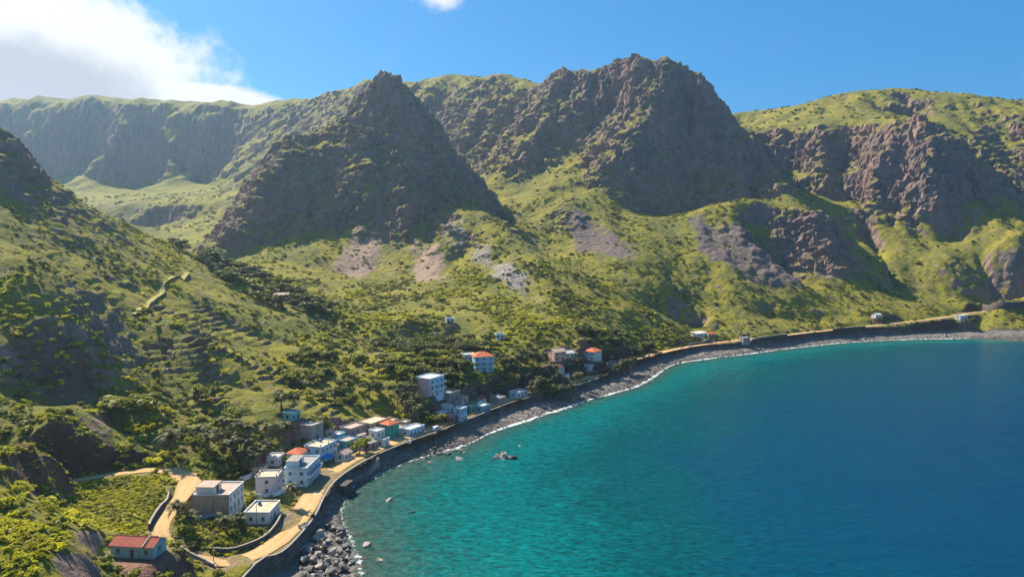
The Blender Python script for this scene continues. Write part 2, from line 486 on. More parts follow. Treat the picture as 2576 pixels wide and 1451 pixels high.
def samp(G, x, y, cubic=False):
    fx = np.clip((np.asarray(x, float) - GX0) / GS, 1.001, len(gx) - 3.001)
    fy = np.clip((np.asarray(y, float) - GY0) / GS, 1.001, len(gy) - 3.001)
    ix = fx.astype(np.int64)
    iy = fy.astype(np.int64)
    tx = (fx - ix).astype(np.float32)
    ty = (fy - iy).astype(np.float32)
    if not cubic:
        a = G[iy, ix] * (1 - tx) + G[iy, ix + 1] * tx
        b = G[iy + 1, ix] * (1 - tx) + G[iy + 1, ix + 1] * tx
        return a * (1 - ty) + b * ty

    def cw(t):
        return (-0.5 * t + t * t - 0.5 * t ** 3, 1 - 2.5 * t * t + 1.5 * t ** 3, 0.5 * t + 2 * t * t - 1.5 * t ** 3, -0.5 * t * t + 0.5 * t ** 3)
    wx, wy = cw(tx), cw(ty)
    s = 0
    for j in range(4):
        r = 0
        for i in range(4):
            r = r + G[iy + j - 1, ix + i - 1] * wx[i]
        s = s + r * wy[j]
    return s


# slope and gullies (noise drawn out along the fall line)
def blur(G, n):
    for _ in range(n):
        Q = np.pad(G, 1, mode='edge')
        G = (Q[:-2, 1:-1] + Q[2:, 1:-1] + Q[1:-1, :-2] + Q[1:-1, 2:] + 2 * G) / 6
    return G


SMB = blur(BASE, 14)
gyv, gxv = np.gradient(SMB, GS)
SLOPE = np.sqrt(gxv ** 2 + gyv ** 2)
dxn, dyn = gxv / (SLOPE + 0.03), gyv / (SLOPE + 0.03)


def lic(noise, steps, h):
    acc = noise.copy()
    for sgn in (1, -1):
        X, Y = MX.copy(), MY.copy()
        for k in range(steps):
            vx, vy = samp(dxn, X, Y), samp(dyn, X, Y)
            X += sgn * h * vx
            Y += sgn * h * vy
            acc = acc + samp(noise, X, Y)
    return acc / (2 * steps + 1)


N1 = perlin2(MX / 34, MY / 34, 3) + 0.5 * perlin2(MX / 17, MY / 17, 5)
N2 = perlin2(MX / 80, MY / 80, 8)
GUL = lic(N1, 12, 5.0)
GUL = GUL / GUL.std()
GUL2 = lic(N2, 18, 6.0)
GUL2 = GUL2 / GUL2.std()


def seg_dist(x, y, poly, attr=None):
    """distance to a polyline, and the attribute of the nearest point"""
    best = np.full(len(x), 1e9, np.float32)
    at = np.zeros(len(x), np.float32)
    for i in range(len(poly) - 1):
        a, b = poly[i, :2], poly[i + 1, :2]
        ab = b - a
        t = np.clip(((x - a[0]) * ab[0] + (y - a[1]) * ab[1]) / (ab @ ab + 1e-9), 0, 1)
        d = np.hypot(x - a[0] - t * ab[0], y - a[1] - t * ab[1])
        m = d < best
        best[m] = d[m]
        if attr is not None:
            at[m] = (attr[i] + (attr[i + 1] - attr[i]) * t)[m]
    return best, at


_coarse = {}


def near_dist(x, y, poly, attr=None, reach=26.0):
    """seg_dist, exact near the line and from a coarse table elsewhere"""
    key = id(poly)
    if key not in _coarse:
        cx = np.arange(GX0 - 20, GX1 + 41, 20.0)
        cy = np.arange(GY0 - 240, GY1 + 41, 20.0)
        A, B = np.meshgrid(cx, cy)
        d, _ = seg_dist(A.ravel(), B.ravel(), poly)
        _coarse[key] = (cx, cy, d.reshape(A.shape))
    cx, cy, D = _coarse[key]
    fx = np.clip((x - cx[0]) / 20, 0, len(cx) - 1.01)
    fy = np.clip((y - cy[0]) / 20, 0, len(cy) - 1.01)
    ix, iy = fx.astype(int), fy.astype(int)
    tx, ty = fx - ix, fy - iy
    d = (D[iy, ix] * (1 - tx) + D[iy, ix + 1] * tx) * (1 - ty) + (D[iy + 1, ix] * (1 - tx) + D[iy + 1, ix + 1] * tx) * ty
    d = d.astype(np.float32)
    at = np.zeros(len(x), np.float32)
    m = np.where(d < reach + 16)[0]
    if len(m):
        d[m], at[m] = seg_dist(x[m], y[m], poly, attr)
    return d, at


def in_poly(x, y, poly):
    r = np.zeros(len(x), bool)
    n = len(poly)
    for i in range(n):
        x0, y0 = poly[i]
        x1, y1 = poly[(i + 1) % n]
        if y0 == y1:
            continue
        c = ((y0 > y) != (y1 > y)) & (x < (x1 - x0) * (y - y0) / (y1 - y0) + x0)
        r ^= c
    return r


SEA_CLOSE = np.array([[2600.0, SHORE[-1, 1]], [2600, -200], [40, -200]])
POLY_LANDLINE = np.concatenate([LAND_C, [[2600.0, LAND_C[-1, 1]], [2600, -200], [-20, -200]]])
POLY_SHORE = np.concatenate([SHORE_C, SEA_CLOSE])
PADS = []           # (x, y, radius, z) levelled ground under the houses
# terraced fields on the hillside above the village, in place coordinates
TERR = np.array([P(u, v, Y)[:2] for u, v, Y in [(400, 720, 400), (560, 790, 400), (720, 870, 395), (850, 960, 360), (860, 1060, 300), (640, 1085, 282), (430, 1010, 290), (350, 860, 328)]])


GULLY = np.array([P(*q)[:2] for q in [(2170, 500, 900), (2190, 560, 850), (2210, 610, 815), (2235, 660, 780), (2255, 700, 745)]])


def coast(x, y):
    """seaward of the wall line?, beach fraction, distance to the waterline (+ out to sea)"""
    near = (y < 900)
    sea = np.zeros(len(x), bool)
    wet = np.full(len(x), -999.0, np.float32)
    dl = np.full(len(x), 999.0, np.float32)
    i = np.where(near)[0]
    xs, ys = x[i], y[i]
    sea[i] = in_poly(xs, ys, POLY_LANDLINE)
    ins = in_poly(xs, ys, POLY_SHORE)
    j = i[sea[i]]
    ds, _ = near_dist(x[j], y[j], SHORE_C)
    dw, _ = near_dist(x[j], y[j], LAND_C)
    sel = ins[sea[i]]
    wet[j] = np.where(sel, ds, -ds)
    dl[j] = dw
    return sea, wet, dl


def height(x, y, pads=True, full=False):
    x = np.asarray(x, float)
    y = np.asarray(y, float)
    h = samp(BASE, x, y, True).astype(np.float64)
    s = samp(SLOPE, x, y)
    far = sstep(y, 420, 800)
    nearm = sstep(y, 150, 300)
    mtn = sstep(s, 0.42, 0.85) * far
    g1, g2 = np.minimum(samp(GUL, x, y, True), 1.1), np.minimum(samp(GUL2, x, y, True), 1.1)
    flat_ = 1 - 0.75 * sstep(s, 0.8, 1.3)      # steep faces get their relief from the rock pass instead
    # keep the ridge lines themselves near where they are drawn: detail mostly cuts in
    big = fbm(x / 120, y / 120, 3, 17)
    h = h + mtn * 7.0 * big * sstep(y, 600, 1000)
    wl = sstep(y, 1350, 1480) * sstep(-x, -100, 300)
    h = h + wl * (5 * ridged(x / 130, y / 130, 3, 19) + 8 * big - 3)
    g1 = g1 * (1 - 0.9 * wl)
    g2 = g2 * (1 - 0.7 * wl)
    # rock tooth on the tip of the pyramid
    pk = P(968, 197, 866)
    rr = np.hypot((x - pk[0]) / 1.0, (y - pk[1]) / 1.6)
    h = h + 8.0 * np.clip(1.1 - rr / 6.5, 0, 1) * (1 + 0.5 * perlin2(x / 3, y / 3, 5))
    h = h + mtn * (5.0 * g1 * (0.35 + 0.65 * flat_) + 9.0 * g2 - 3.0) + (0.25 + 0.75 * nearm) * sstep(s, 0.12, 0.5) * (1 - mtn) * (1.3 * g1 + 1.5 * g2)
    gl, _ = near_dist(x, y, GULLY, None, 20)
    h = h - 9.0 * np.exp(-(gl / 7.0) ** 2) * sstep(y, 690, 720)
    amp = 0.35 + 0.9 * sstep(s, 0.15, 0.6) * nearm + 1.6 * mtn
    h = h + amp * (1.1 * fbm(x / 26, y / 26, 3, 11) + mtn * 1.2 * flat_ * ridged(x / 31, y / 31, 4, 21))
    h = h + (0.28 + 0.9 * mtn * flat_) * fbm(x / 6.5, y / 6.5, 3, 31)
    # terraces
    tm = in_poly(x, y, TERR)
    if tm.any():
        st = 2.1
        q = (h + 0.9 * perlin2(x / 19, y / 19, 41)) / st
        fr = q - np.floor(q)
        ht = (np.floor(q) + sstep(fr, 0.62, 0.98)) * st
        h = np.where(tm, h + (ht - h) * 0.65 * sstep(fbm(x / 32, y / 32, 2, 43), -0.5, 0.3), h)
    # roads
    nr = np.where((y < 900))[0]
    for rd, wd_ in ((ROAD_MAIN, 2.9), (ROAD_UP, 2.3)):
        d, z = near_dist(x[nr], y[nr], rd, rd[:, 2], 12)
        wgt = 1 - sstep(d, wd_ + 0.9, wd_ + 7)
        h[nr] = h[nr] + (z - 0.22 - h[nr]) * wgt
    if pads:
        for (px, py, pr, pz) in PADS:
            d = np.hypot(x - px, y - py)
            m = d < pr * 1.9
            wgt = 1 - sstep(d[m], pr * 1.02, pr * 1.9)
            h[m] += (pz - h[m]) * wgt
    sea, wet, dl = coast(x, y)
    # land near the wall never drops under the road
    beach = sea & (wet <= 0)
    zb = 1.9 + 0.6 * sstep(x, 70, 150) - 1.5 * (1 - sstep(y, 205, 245))
    dep = samp(DEPG, x, y)
    rough = 0.25 * fbm(x / 3.0, y / 3.0, 3, 51)
    fr = dl / (dl - wet + 1e-3)
    h = np.where(beach, zb * (1 - fr) + 0.15 + rough * 0.8 - 0.15 * fr, h)
    wt = np.maximum(wet, 0)
    h = np.where(sea & (wet > 0), -np.minimum(dep * (1 - np.exp(-wt / 22.0)), 0.15 * wt + 0.04 * wt * wt / 10) + rough * (1 + 0.8 * np.minimum(wt, 12) / 12), h)
    if full:
        return h, s, mtn, sea, wet, tm
    return h


def hit(u, v, full_px=False, pads=False):
    """where the sight line through a photo point meets the ground"""
    if full_px:
        u, v = u * 2576 / 2983, v * 2576 / 2983
    d = ray(u, v)
    Y = np.concatenate([np.arange(90, 700, 0.7), np.arange(700, 1200, 4)])
    X = d[0] / d[1] * Y
    Z = CAM_H + d[2] / d[1] * Y
    hh = np.maximum(height(X, Y, pads), 0)
    k = np.where(hh >= Z)[0]
    k = k[0] if len(k) else len(Y) - 1
    return np.array([X[k], Y[k], hh[k]])


# ------------------------------------------------------------------ objects and materials
def tag(o, label=None, cat=None, group=None, kind=None):
    for k, v in (('label', label), ('category', cat), ('group', group), ('kind', kind)):
        if v:
            o[k] = v
    return o


def mesh_np(name, V, F4=None, F3=None, smooth=False):
    me = bpy.data.meshes.new(name)
    V = np.asarray(V, np.float32)
    me.vertices.add(len(V))
    me.vertices.foreach_set('co', V.ravel())
    loops, starts, n = [], [], 0
    for F, k in ((F4, 4), (F3, 3)):
        if F is not None and len(F):
            F = np.asarray(F, np.int32)
            loops.append(F.ravel())
            starts.append(np.arange(len(F), dtype=np.int32) * k + n)
            n += F.size
    loops = np.concatenate(loops)
    starts = np.concatenate(starts)
    me.loops.add(len(loops))
    me.loops.foreach_set('vertex_index', loops)
    me.polygons.add(len(starts))
    me.polygons.foreach_set('loop_start', starts)
    me.update(calc_edges=True)
    me.validate()
    if smooth:
        me.polygons.foreach_set('use_smooth', np.ones(len(me.polygons), bool))
    return me


def obj(name, me, mat=None, parent=None):
    o = bpy.data.objects.new(name, me)
    COL.objects.link(o)
    if mat is not None and me is not None and not me.materials:
        me.materials.append(mat)
    if parent is not None:
        o.parent = parent
    return o


def empty(name, loc, rz=0.0):
    o = bpy.data.objects.new(name, None)
    COL.objects.link(o)
    o.location = loc
    o.rotation_euler = (0, 0, rz)
    o.empty_display_size = 0.5
    return o


class MB:
    """collects polygons"""
    def __init__(self):
        self.v, self.f = [], []

    def quad(self, *pts):
        i = len(self.v)
        self.v += [tuple(p) for p in pts]
        self.f.append(tuple(range(i, i + len(pts))))
        return self

    def box(self, x0, x1, y0, y1, z0, z1):
        i = len(self.v)
        self.v += [(x, y, z) for z in (z0, z1) for x, y in ((x0, y0), (x1, y0), (x1, y1), (x0, y1))]
        self.f += [tuple(i + k for k in q) for q in ((3, 2, 1, 0), (4, 5, 6, 7), (0, 1, 5, 4), (1, 2, 6, 5), (2, 3, 7, 6), (3, 0, 4, 7))]
        return self

    def tube(self, pts, rad, n=6, cap=True):
        pts = [Vector(p) for p in pts]
        rad = rad if isinstance(rad, (list, tuple)) else [rad] * len(pts)
        i0 = len(self.v)
        for k, p in enumerate(pts):
            t = (pts[min(k + 1, len(pts) - 1)] - pts[max(k - 1, 0)]).normalized()
            a = t.orthogonal().normalized() if abs(t.z) < 0.99 else Vector((1, 0, 0))
            b = t.cross(a).normalized()
            a = b.cross(t)
            for j in range(n):
                q = p + (a * math.cos(2 * math.pi * j / n) + b * math.sin(2 * math.pi * j / n)) * rad[k]
                self.v.append(tuple(q))
        for k in range(len(pts) - 1):
            for j in range(n):
                a = i0 + k * n + j
                b = i0 + k * n + (j + 1) % n
                self.f.append((a, b, b + n, a + n))
        if cap:
            self.f.append(tuple(i0 + (len(pts) - 1) * n + j for j in range(n)))
            self.f.append(tuple(i0 + n - 1 - j for j in range(n)))
        return self

    def mesh(self, name, smooth=False):
        me = bpy.data.meshes.new(name)
        me.from_pydata(self.v, [], self.f)
        me.update()
        if smooth:
            me.polygons.foreach_set('use_smooth', np.ones(len(me.polygons), bool))
        return me

    def build(self, name, mat, parent=None, smooth=False):
        return obj(name, self.mesh(name, smooth), mat, parent)


def mat(name):
    m = bpy.data.materials.new(name)
    m.use_nodes = True
    return m, NT(m.node_tree)


def finish(nt, bsdf):
    o = nt.n('ShaderNodeOutputMaterial')
    nt.set(o.inputs[0], bsdf)


def principled(nt, color, rough=0.9, normal=None, spec=0.25, **kw):
    b = nt.n('ShaderNodeBsdfPrincipled')
    nt.set(b.inputs['Base Color'], color)
    nt.set(b.inputs['Roughness'], rough)
    nt.set(b.inputs['Specular IOR Level'], spec)
    if normal is not None:
        nt.set(b.inputs['Normal'], normal)
    for k, v in kw.items():
        nt.set(b.inputs[k], v)
    return b.outputs[0]


def bump(nt, h, strength, dist):
    b = nt.n('ShaderNodeBump')
    b.inputs['Strength'].default_value = strength
    b.inputs['Distance'].default_value = dist
    nt.set(b.inputs['Height'], h)
    return b.outputs[0]


def simple(name, col, rough=0.85, var=0.25, scale=0.6, bmp=0.0, bscale=3.0, spec=0.2, rnd=0.0, stain=0.0, metallic=0.0):
    m, t = mat(name)
    g = t.n('ShaderNodeNewGeometry')
    n = t.noise(g.outputs['Position'], scale, 5, 0.6)
    f = t.math('ADD', t.math('MULTIPLY', n, 2 * var), 1 - var)
    c = t.mix(1.0, col, f, 'MULTIPLY')
    if stain:
        mp = t.n('ShaderNodeMapping')
        mp.inputs['Scale'].default_value = (1.4, 1.4, 0.25)
        t.set(mp.inputs[0], g.outputs['Position'])
        s = t.smooth(t.noise(mp.outputs[0], 0.9, 5, 0.65), 0.5, 0.72)
        c = t.mix(t.math('MULTIPLY', s, stain), c, (0.16, 0.13, 0.10))
    if rnd:
        oi = t.n('ShaderNodeObjectInfo')
        f2 = t.math('ADD', t.math('MULTIPLY', oi.outputs['Random'], 2 * rnd), 1 - rnd)
        c = t.mix(1.0, c, f2, 'MULTIPLY')
    nrm_ = bump(t, t.noise(g.outputs['Position'], bscale, 4), 0.6, bmp) if bmp else None
    finish(t, principled(t, c, rough, nrm_, spec, Metallic=metallic))
    return m


def leafmat(name, c1, c2, trans=0.35, rnd=0.35):
    m, t = mat(name)
    oi = t.n('ShaderNodeObjectInfo')
    g = t.n('ShaderNodeNewGeometry')
    n = t.noise(g.outputs['Position'], 0.9, 3)
    f = t.math('ADD', t.math('MULTIPLY', oi.outputs['Random'], 0.6), t.math('MULTIPLY', t.math('SUBTRACT', n, 0.3), 1.0), clamp=True)
    c = t.mix(f, c1, c2)
    f2 = t.math('ADD', t.math('MULTIPLY', t.math('FRACT', t.math('MULTIPLY', oi.outputs['Random'], 17.3)), 2 * rnd), 1 - rnd)
    c = t.mix(1.0, c, f2, 'MULTIPLY')
    d = principled(t, c, 0.6, None, 0.2)
    tr = t.n('ShaderNodeBsdfTranslucent')
    t.set(tr.inputs[0], t.mix(1.0, c, (1.15, 1.18, 0.50), 'MULTIPLY'))
    mx = t.n('ShaderNodeMixShader')
    mx.inputs[0].default_value = trans
    t.set(mx.inputs[1], d)
    t.set(mx.inputs[2], tr.outputs[0])
    finish(t, mx.outputs[0])
    return m


# ------------------------------------------------------------------ terrain sheet
def fan_axes():
    a = [-0.92]
    while a[-1] < 0.92:
        a.append(a[-1] + (0.0019 if abs(a[-1]) < 0.645 else 0.007))
    r = [60.0]
    while r[-1] < 2400:
        q = r[-1]
        r.append(q + (2.0 if q < 110 else 0.7 if q < 330 else 1.0 if q < 560 else 1.25 if q < 900 else 1.9 if q < 1250 else 3.4 if q < 1650 else 5.0 if q < 2080 else 40))
    return np.array(a), np.array(r)


SCREE = [  # pale scree fans and slides: (u, v, Y) outline corners, colour index
    ([(890, 575, 724), (985, 575, 724), (1010, 690, 630), (820, 690, 632)], 0),
    ([(1015, 590, 712), (1095, 605, 695), (1160, 715, 598), (1040, 705, 612)], 0),
    ([(1090, 490, 735), (1140, 520, 720), (1340, 690, 600), (1370, 770, 550), (1310, 750, 560), (1180, 640, 648)], 1),
    ([(1420, 540, 805), (1470, 560, 800), (1620, 625, 715), (1590, 670, 680), (1440, 630, 710)], 2),
    ([(1740, 570, 795), (1930, 600, 780), (1960, 680, 735), (2060, 740, 695), (1900, 740, 680), (1760, 660, 725)], 2),
    ([(2040, 680, 745), (2110, 700, 735), (2120, 720, 720), (2050, 700, 735)], 0),
    ([(930, 480, 742), (985, 490, 735), (1005, 590, 694), (985, 590, 695), (960, 500, 735)], 1),
    ([(530, 880, 328), (560, 880, 330), (690, 980, 318), (670, 1000, 310)], 2),
]
SCREE_COL = [(0.31, 0.22, 0.16), (0.28, 0.24, 0.205), (0.165, 0.125, 0.11)]


def terrain():
    A, Rr = fan_axes()
    AA, RR = np.meshgrid(A, Rr)
    x, y = (RR * np.sin(AA)).ravel(), (RR * np.cos(AA)).ravel()
    h, s, mtn, sea, wet, tm = height(x, y, True, True)
    nr, na = AA.shape
    V = np.stack([x, y, h], 1)
    G = V.reshape(nr, na, 3)
    du = np.gradient(G, axis=1)
    dv = np.gradient(G, axis=0)
    nrm_ = np.cross(du, dv).reshape(-1, 3)
    nrm_ /= np.linalg.norm(nrm_, axis=1)[:, None] + 1e-9
    slope = np.hypot(nrm_[:, 0], nrm_[:, 1]) / np.maximum(np.abs(nrm_[:, 2]), 0.05)
    # rock faces: ledges and knobs pushed out along the surface normal
    steep = sstep(slope, 0.6, 1.3) * sstep(y, 150, 320)
    knob = P(2040, 600, 765)
    foot = sstep(150 - h, 0, 25) * sstep(x, 60, 110) * (y > 540) * (1 - sstep(y, 835, 870)) * sstep(np.hypot(x - knob[0], y - knob[1]), 26, 55) * (1 - sstep(h - 95 + (y - 880) * 0, 60, 80))
    steep = steep * (1 - 0.8 * foot)
    idx = np.where((steep > 0.02) & ~sea)[0]
    X, Y, Z = x[idx], y[idx], h[idx]
    rock = 0
    for sc_, am in ((48, 3.2), (24, 3.6), (11, 2.6), (5.5, 1.6), (3.0, 0.8)):
        rock = rock + am * (1 - 2 * np.abs(perlin3(X / sc_, Y / sc_, Z / (sc_ * 1.25), int(sc_))))
    strata = perlin2(Z / 5.5 + 0.6 * perlin2(X / 40, Y / 40, 77), X / 160, 78)
    lay = Z / 8.5 + 0.7 * perlin2(X / 60, Y / 60, 77) + 0.3 * perlin2(X / 15, Y / 15, 79)
    lay = lay - np.floor(lay)
    rock = rock + 1.0 * strata + 2.2 * (np.where(lay < 0.8, lay / 0.8, (1 - lay) / 0.2) - 0.5)
    k = (steep[idx] * np.clip(Y / 600, 0.35, 1.1))[:, None]
    V[idx] += nrm_[idx] * (rock - 3.6)[:, None] * k * 0.9
    # recompute slope for the colouring
    G = V.reshape(nr, na, 3)
    nrm_ = np.cross(np.gradient(G, axis=1), np.gradient(G, axis=0)).reshape(-1, 3)
    nrm_ /= np.linalg.norm(nrm_, axis=1)[:, None] + 1e-9
    slope2 = np.hypot(nrm_[:, 0], nrm_[:, 1]) / np.maximum(np.abs(nrm_[:, 2]), 0.05)
    sl = 0.35 * slope + 0.65 * slope2
    # ---- surface colours
    n_a = fbm(x / 45, y / 45, 4, 61)
    n_b = fbm(x / 9, y / 9, 3, 65)
    n_c = fbm(x / 2.7, y / 2.7, 2, 69)
    grass = np.array([0.235, 0.210, 0.026])
    grass2 = np.array([0.135, 0.138, 0.030])
    dry = np.array([0.175, 0.140, 0.050])
    n_l = fbm(x / 150, y / 150, 3, 63)
    grass = grass + np.array([-0.045, -0.035, 0.006]) * sstep(n_l, 0.0, 0.7)[:, None]
    c = grass + (grass2 - grass) * sstep(n_a + 0.6 * n_b, -0.35, 0.55)[:, None]
    c = c + (dry - c) * (sstep(n_b + 0.5 * n_c - 0.3 * n_a, 0.05, 0.8) * 0.75)[:, None]
    rockc = np.array([0.305, 0.208, 0.172]) + np.array([0.08, 0.030, 0.014]) * np.clip(n_a, -1, 1)[:, None]
    rockc = rockc * (1 + 0.25 * n_b + 0.2 * n_c)[:, None]
    sl = sl - 0.40 * foot - 0.30 * sstep(y, 1250, 1400)
    rm = sstep(sl + 0.22 * n_b + 0.16 * n_c + 0.12 * n_a, 0.98, 1.30)
    rm = np.maximum(rm, 0.8 * sstep(n_b + 0.7 * n_c, 0.85, 1.3) * sstep(s, 0.2, 0.5))
    rm = np.maximum(rm, sstep(slope, 0.45, 0.75) * (1 - sstep(np.hypot(x - knob[0], y - knob[1]) + 8 * n_b, 26, 46)))
    c = c + (rockc - c) * rm[:, None]
    for poly, ci in SCREE:
        pw = np.array([P(*q)[:2] for q in poly])
        wx = x + 5 * n_b
        wy = y + 9 * fbm(x / 14, y / 14, 2, 81)
        m = in_poly(wx, wy, pw)
        d, _ = seg_dist(wx[m], wy[m], np.concatenate([pw, pw[:1]]))
        g = samp(GUL, x[m], y[m])
        wgt = sstep(d + 5 * n_c[m] + 6 * g, -1, 11) * sstep(0.6 * n_c[m] + 0.7 * g + 0.5 * n_b[m], -2.0, -0.8)
        c[m] += (np.array(SCREE_COL[ci]) * (1 + 0.22 * n_c[m])[:, None] - c[m]) * wgt[:, None]
    # earth beside roads and in the road cuts, bare village ground
    nrv = np.where(y < 720)[0]
    for rd, wd_ in ((ROAD_MAIN, 2.9), (ROAD_UP, 2.3)):
        d, _ = near_dist(x[nrv], y[nrv], rd)
        wgt = 1 - sstep(d + 1.2 * n_c[nrv], wd_ + 0.3, wd_ + 3.0)
        e = np.array([0.27, 0.19, 0.105])
        c[nrv] += (e - c[nrv]) * (wgt * 0.8)[:, None]
        cut = (1 - sstep(d, 6, 16)) * sstep(sl[nrv], 0.7, 1.0)
        c[nrv] += (np.array([0.12, 0.07, 0.048]) - c[nrv]) * cut[:, None]
    for (px, py, pr, pz) in PADS:
        d = np.hypot(x[nrv] - px, y[nrv] - py)
        wgt = (1 - sstep(d + 2.5 * n_b[nrv], pr * 0.8, pr * 1.35)) * 0.75
        c[nrv] += (np.array([0.20, 0.165, 0.12]) - c[nrv]) * wgt[:, None]
    # red cut faces low on the left
    for (pu, pv, pr, cc_) in ((345, 1428, 9, (0.24, 0.125, 0.085)), (395, 1445, 9, (0.20, 0.11, 0.08)), (60, 1195, 14, (0.15, 0.085, 0.06)), (140, 940, 17, (0.20, 0.11, 0.08))):
        q = hit(pu, pv)
        wgt = (1 - sstep(np.hypot(x - q[0], y - q[1]) + 3 * n_b, pr * 0.5, pr)) * 0.85
        c = c + (np.array(cc_) * (1 + 0.3 * n_c)[:, None] - c) * wgt[:, None]
    bch = sea
    peb = np.array([0.22, 0.195, 0.175]) * (1 + 0.30 * n_c + 0.15 * n_b)[:, None]
    wetc = np.array([0.13, 0.125, 0.10]) * (1 + 0.5 * n_c)[:, None]
    wf = sstep(wet, -1.6, 0.4)[:, None]
    c = np.where(bch[:, None], peb + (wetc - peb) * wf, c)
    c = np.clip(c, 0.01, 0.6)
    # ---- faces; leave out the deep sea bed under the opaque water
    I = np.arange(nr * na).reshape(nr, na)
    F = np.stack([I[:-1, :-1], I[:-1, 1:], I[1:, 1:], I[1:, :-1]], -1).reshape(-1, 4)
    deep = (V[:, 2] < -10.5)
    F = F[~deep[F].all(1)]
    used = np.zeros(len(V), bool)
    used[F.ravel()] = True
    remap = np.cumsum(used) - 1
    F = remap[F]
    me = mesh_np('terrain', V[used], F, None, True)
    rmu = rm[used]
    sm = rmu[F].mean(1) < 0.45
    me.polygons.foreach_set('use_smooth', sm)
    ca = me.color_attributes.new('ground_colour', 'FLOAT_COLOR', 'POINT')
    cc = np.ones((used.sum(), 4), np.float32)
    cc[:, :3] = c[used]
    ca.data.foreach_set('color', cc.ravel())
    ra = me.attributes.new('rock', 'FLOAT', 'POINT')
    ra.data.foreach_set('value', np.maximum(rm, bch * 0.6)[used].astype(np.float32))
    m, t = mat('ground')
    at = t.n('ShaderNodeAttribute', _attribute_name='ground_colour')
    rk = t.n('ShaderNodeAttribute', _attribute_name='rock')
    g = t.n('ShaderNodeNewGeometry')
    n1_ = t.noise(g.outputs['Position'], 0.9, 6, 0.65)
    n2_ = t.noise(g.outputs['Position'], 0.22, 5, 0.6)
    f = t.math('ADD', t.math('MULTIPLY', n1_, 0.9), 0.55)
    col = t.mix(1.0, at.outputs['Color'], f, 'MULTIPLY')
    f2 = t.math('ADD', t.math('MULTIPLY', n2_, 0.6), 0.7)
    col = t.mix(1.0, col, f2, 'MULTIPLY')
    hgt = t.math('ADD', t.math('MULTIPLY', n1_, 0.6), t.math('MULTIPLY', n2_, 1.6))
    rg = t.n('ShaderNodeTexNoise', _noise_type='RIDGED_MULTIFRACTAL')
    t.set(rg.inputs['Vector'], g.outputs['Position'])
    rg.inputs['Scale'].default_value = 0.085
    rg.inputs['Detail'].default_value = 7
    rg.inputs['Roughness'].default_value = 0.6
    hgt = t.math('ADD', hgt, t.math('MULTIPLY', t.math('MULTIPLY', rg.outputs['Fac'], rk.outputs['Fac']), 2.4))
    bn = bump(t, hgt, 1.0, 1.4)
    col = t.mix(t.math('MULTIPLY', rk.outputs['Fac'], 0.7), col, t.mix(1.0, col, t.math('ADD', t.math('MULTIPLY', rg.outputs['Fac'], 0.35), 0.55), 'MULTIPLY'))
    finish(t, principled(t, col, 0.95, bn, 0.12))
    o = obj('terrain', me, m)
    tag(o, 'green and brown volcanic mountains and hillsides falling to the bay', 'terrain', kind='structure')
    return o


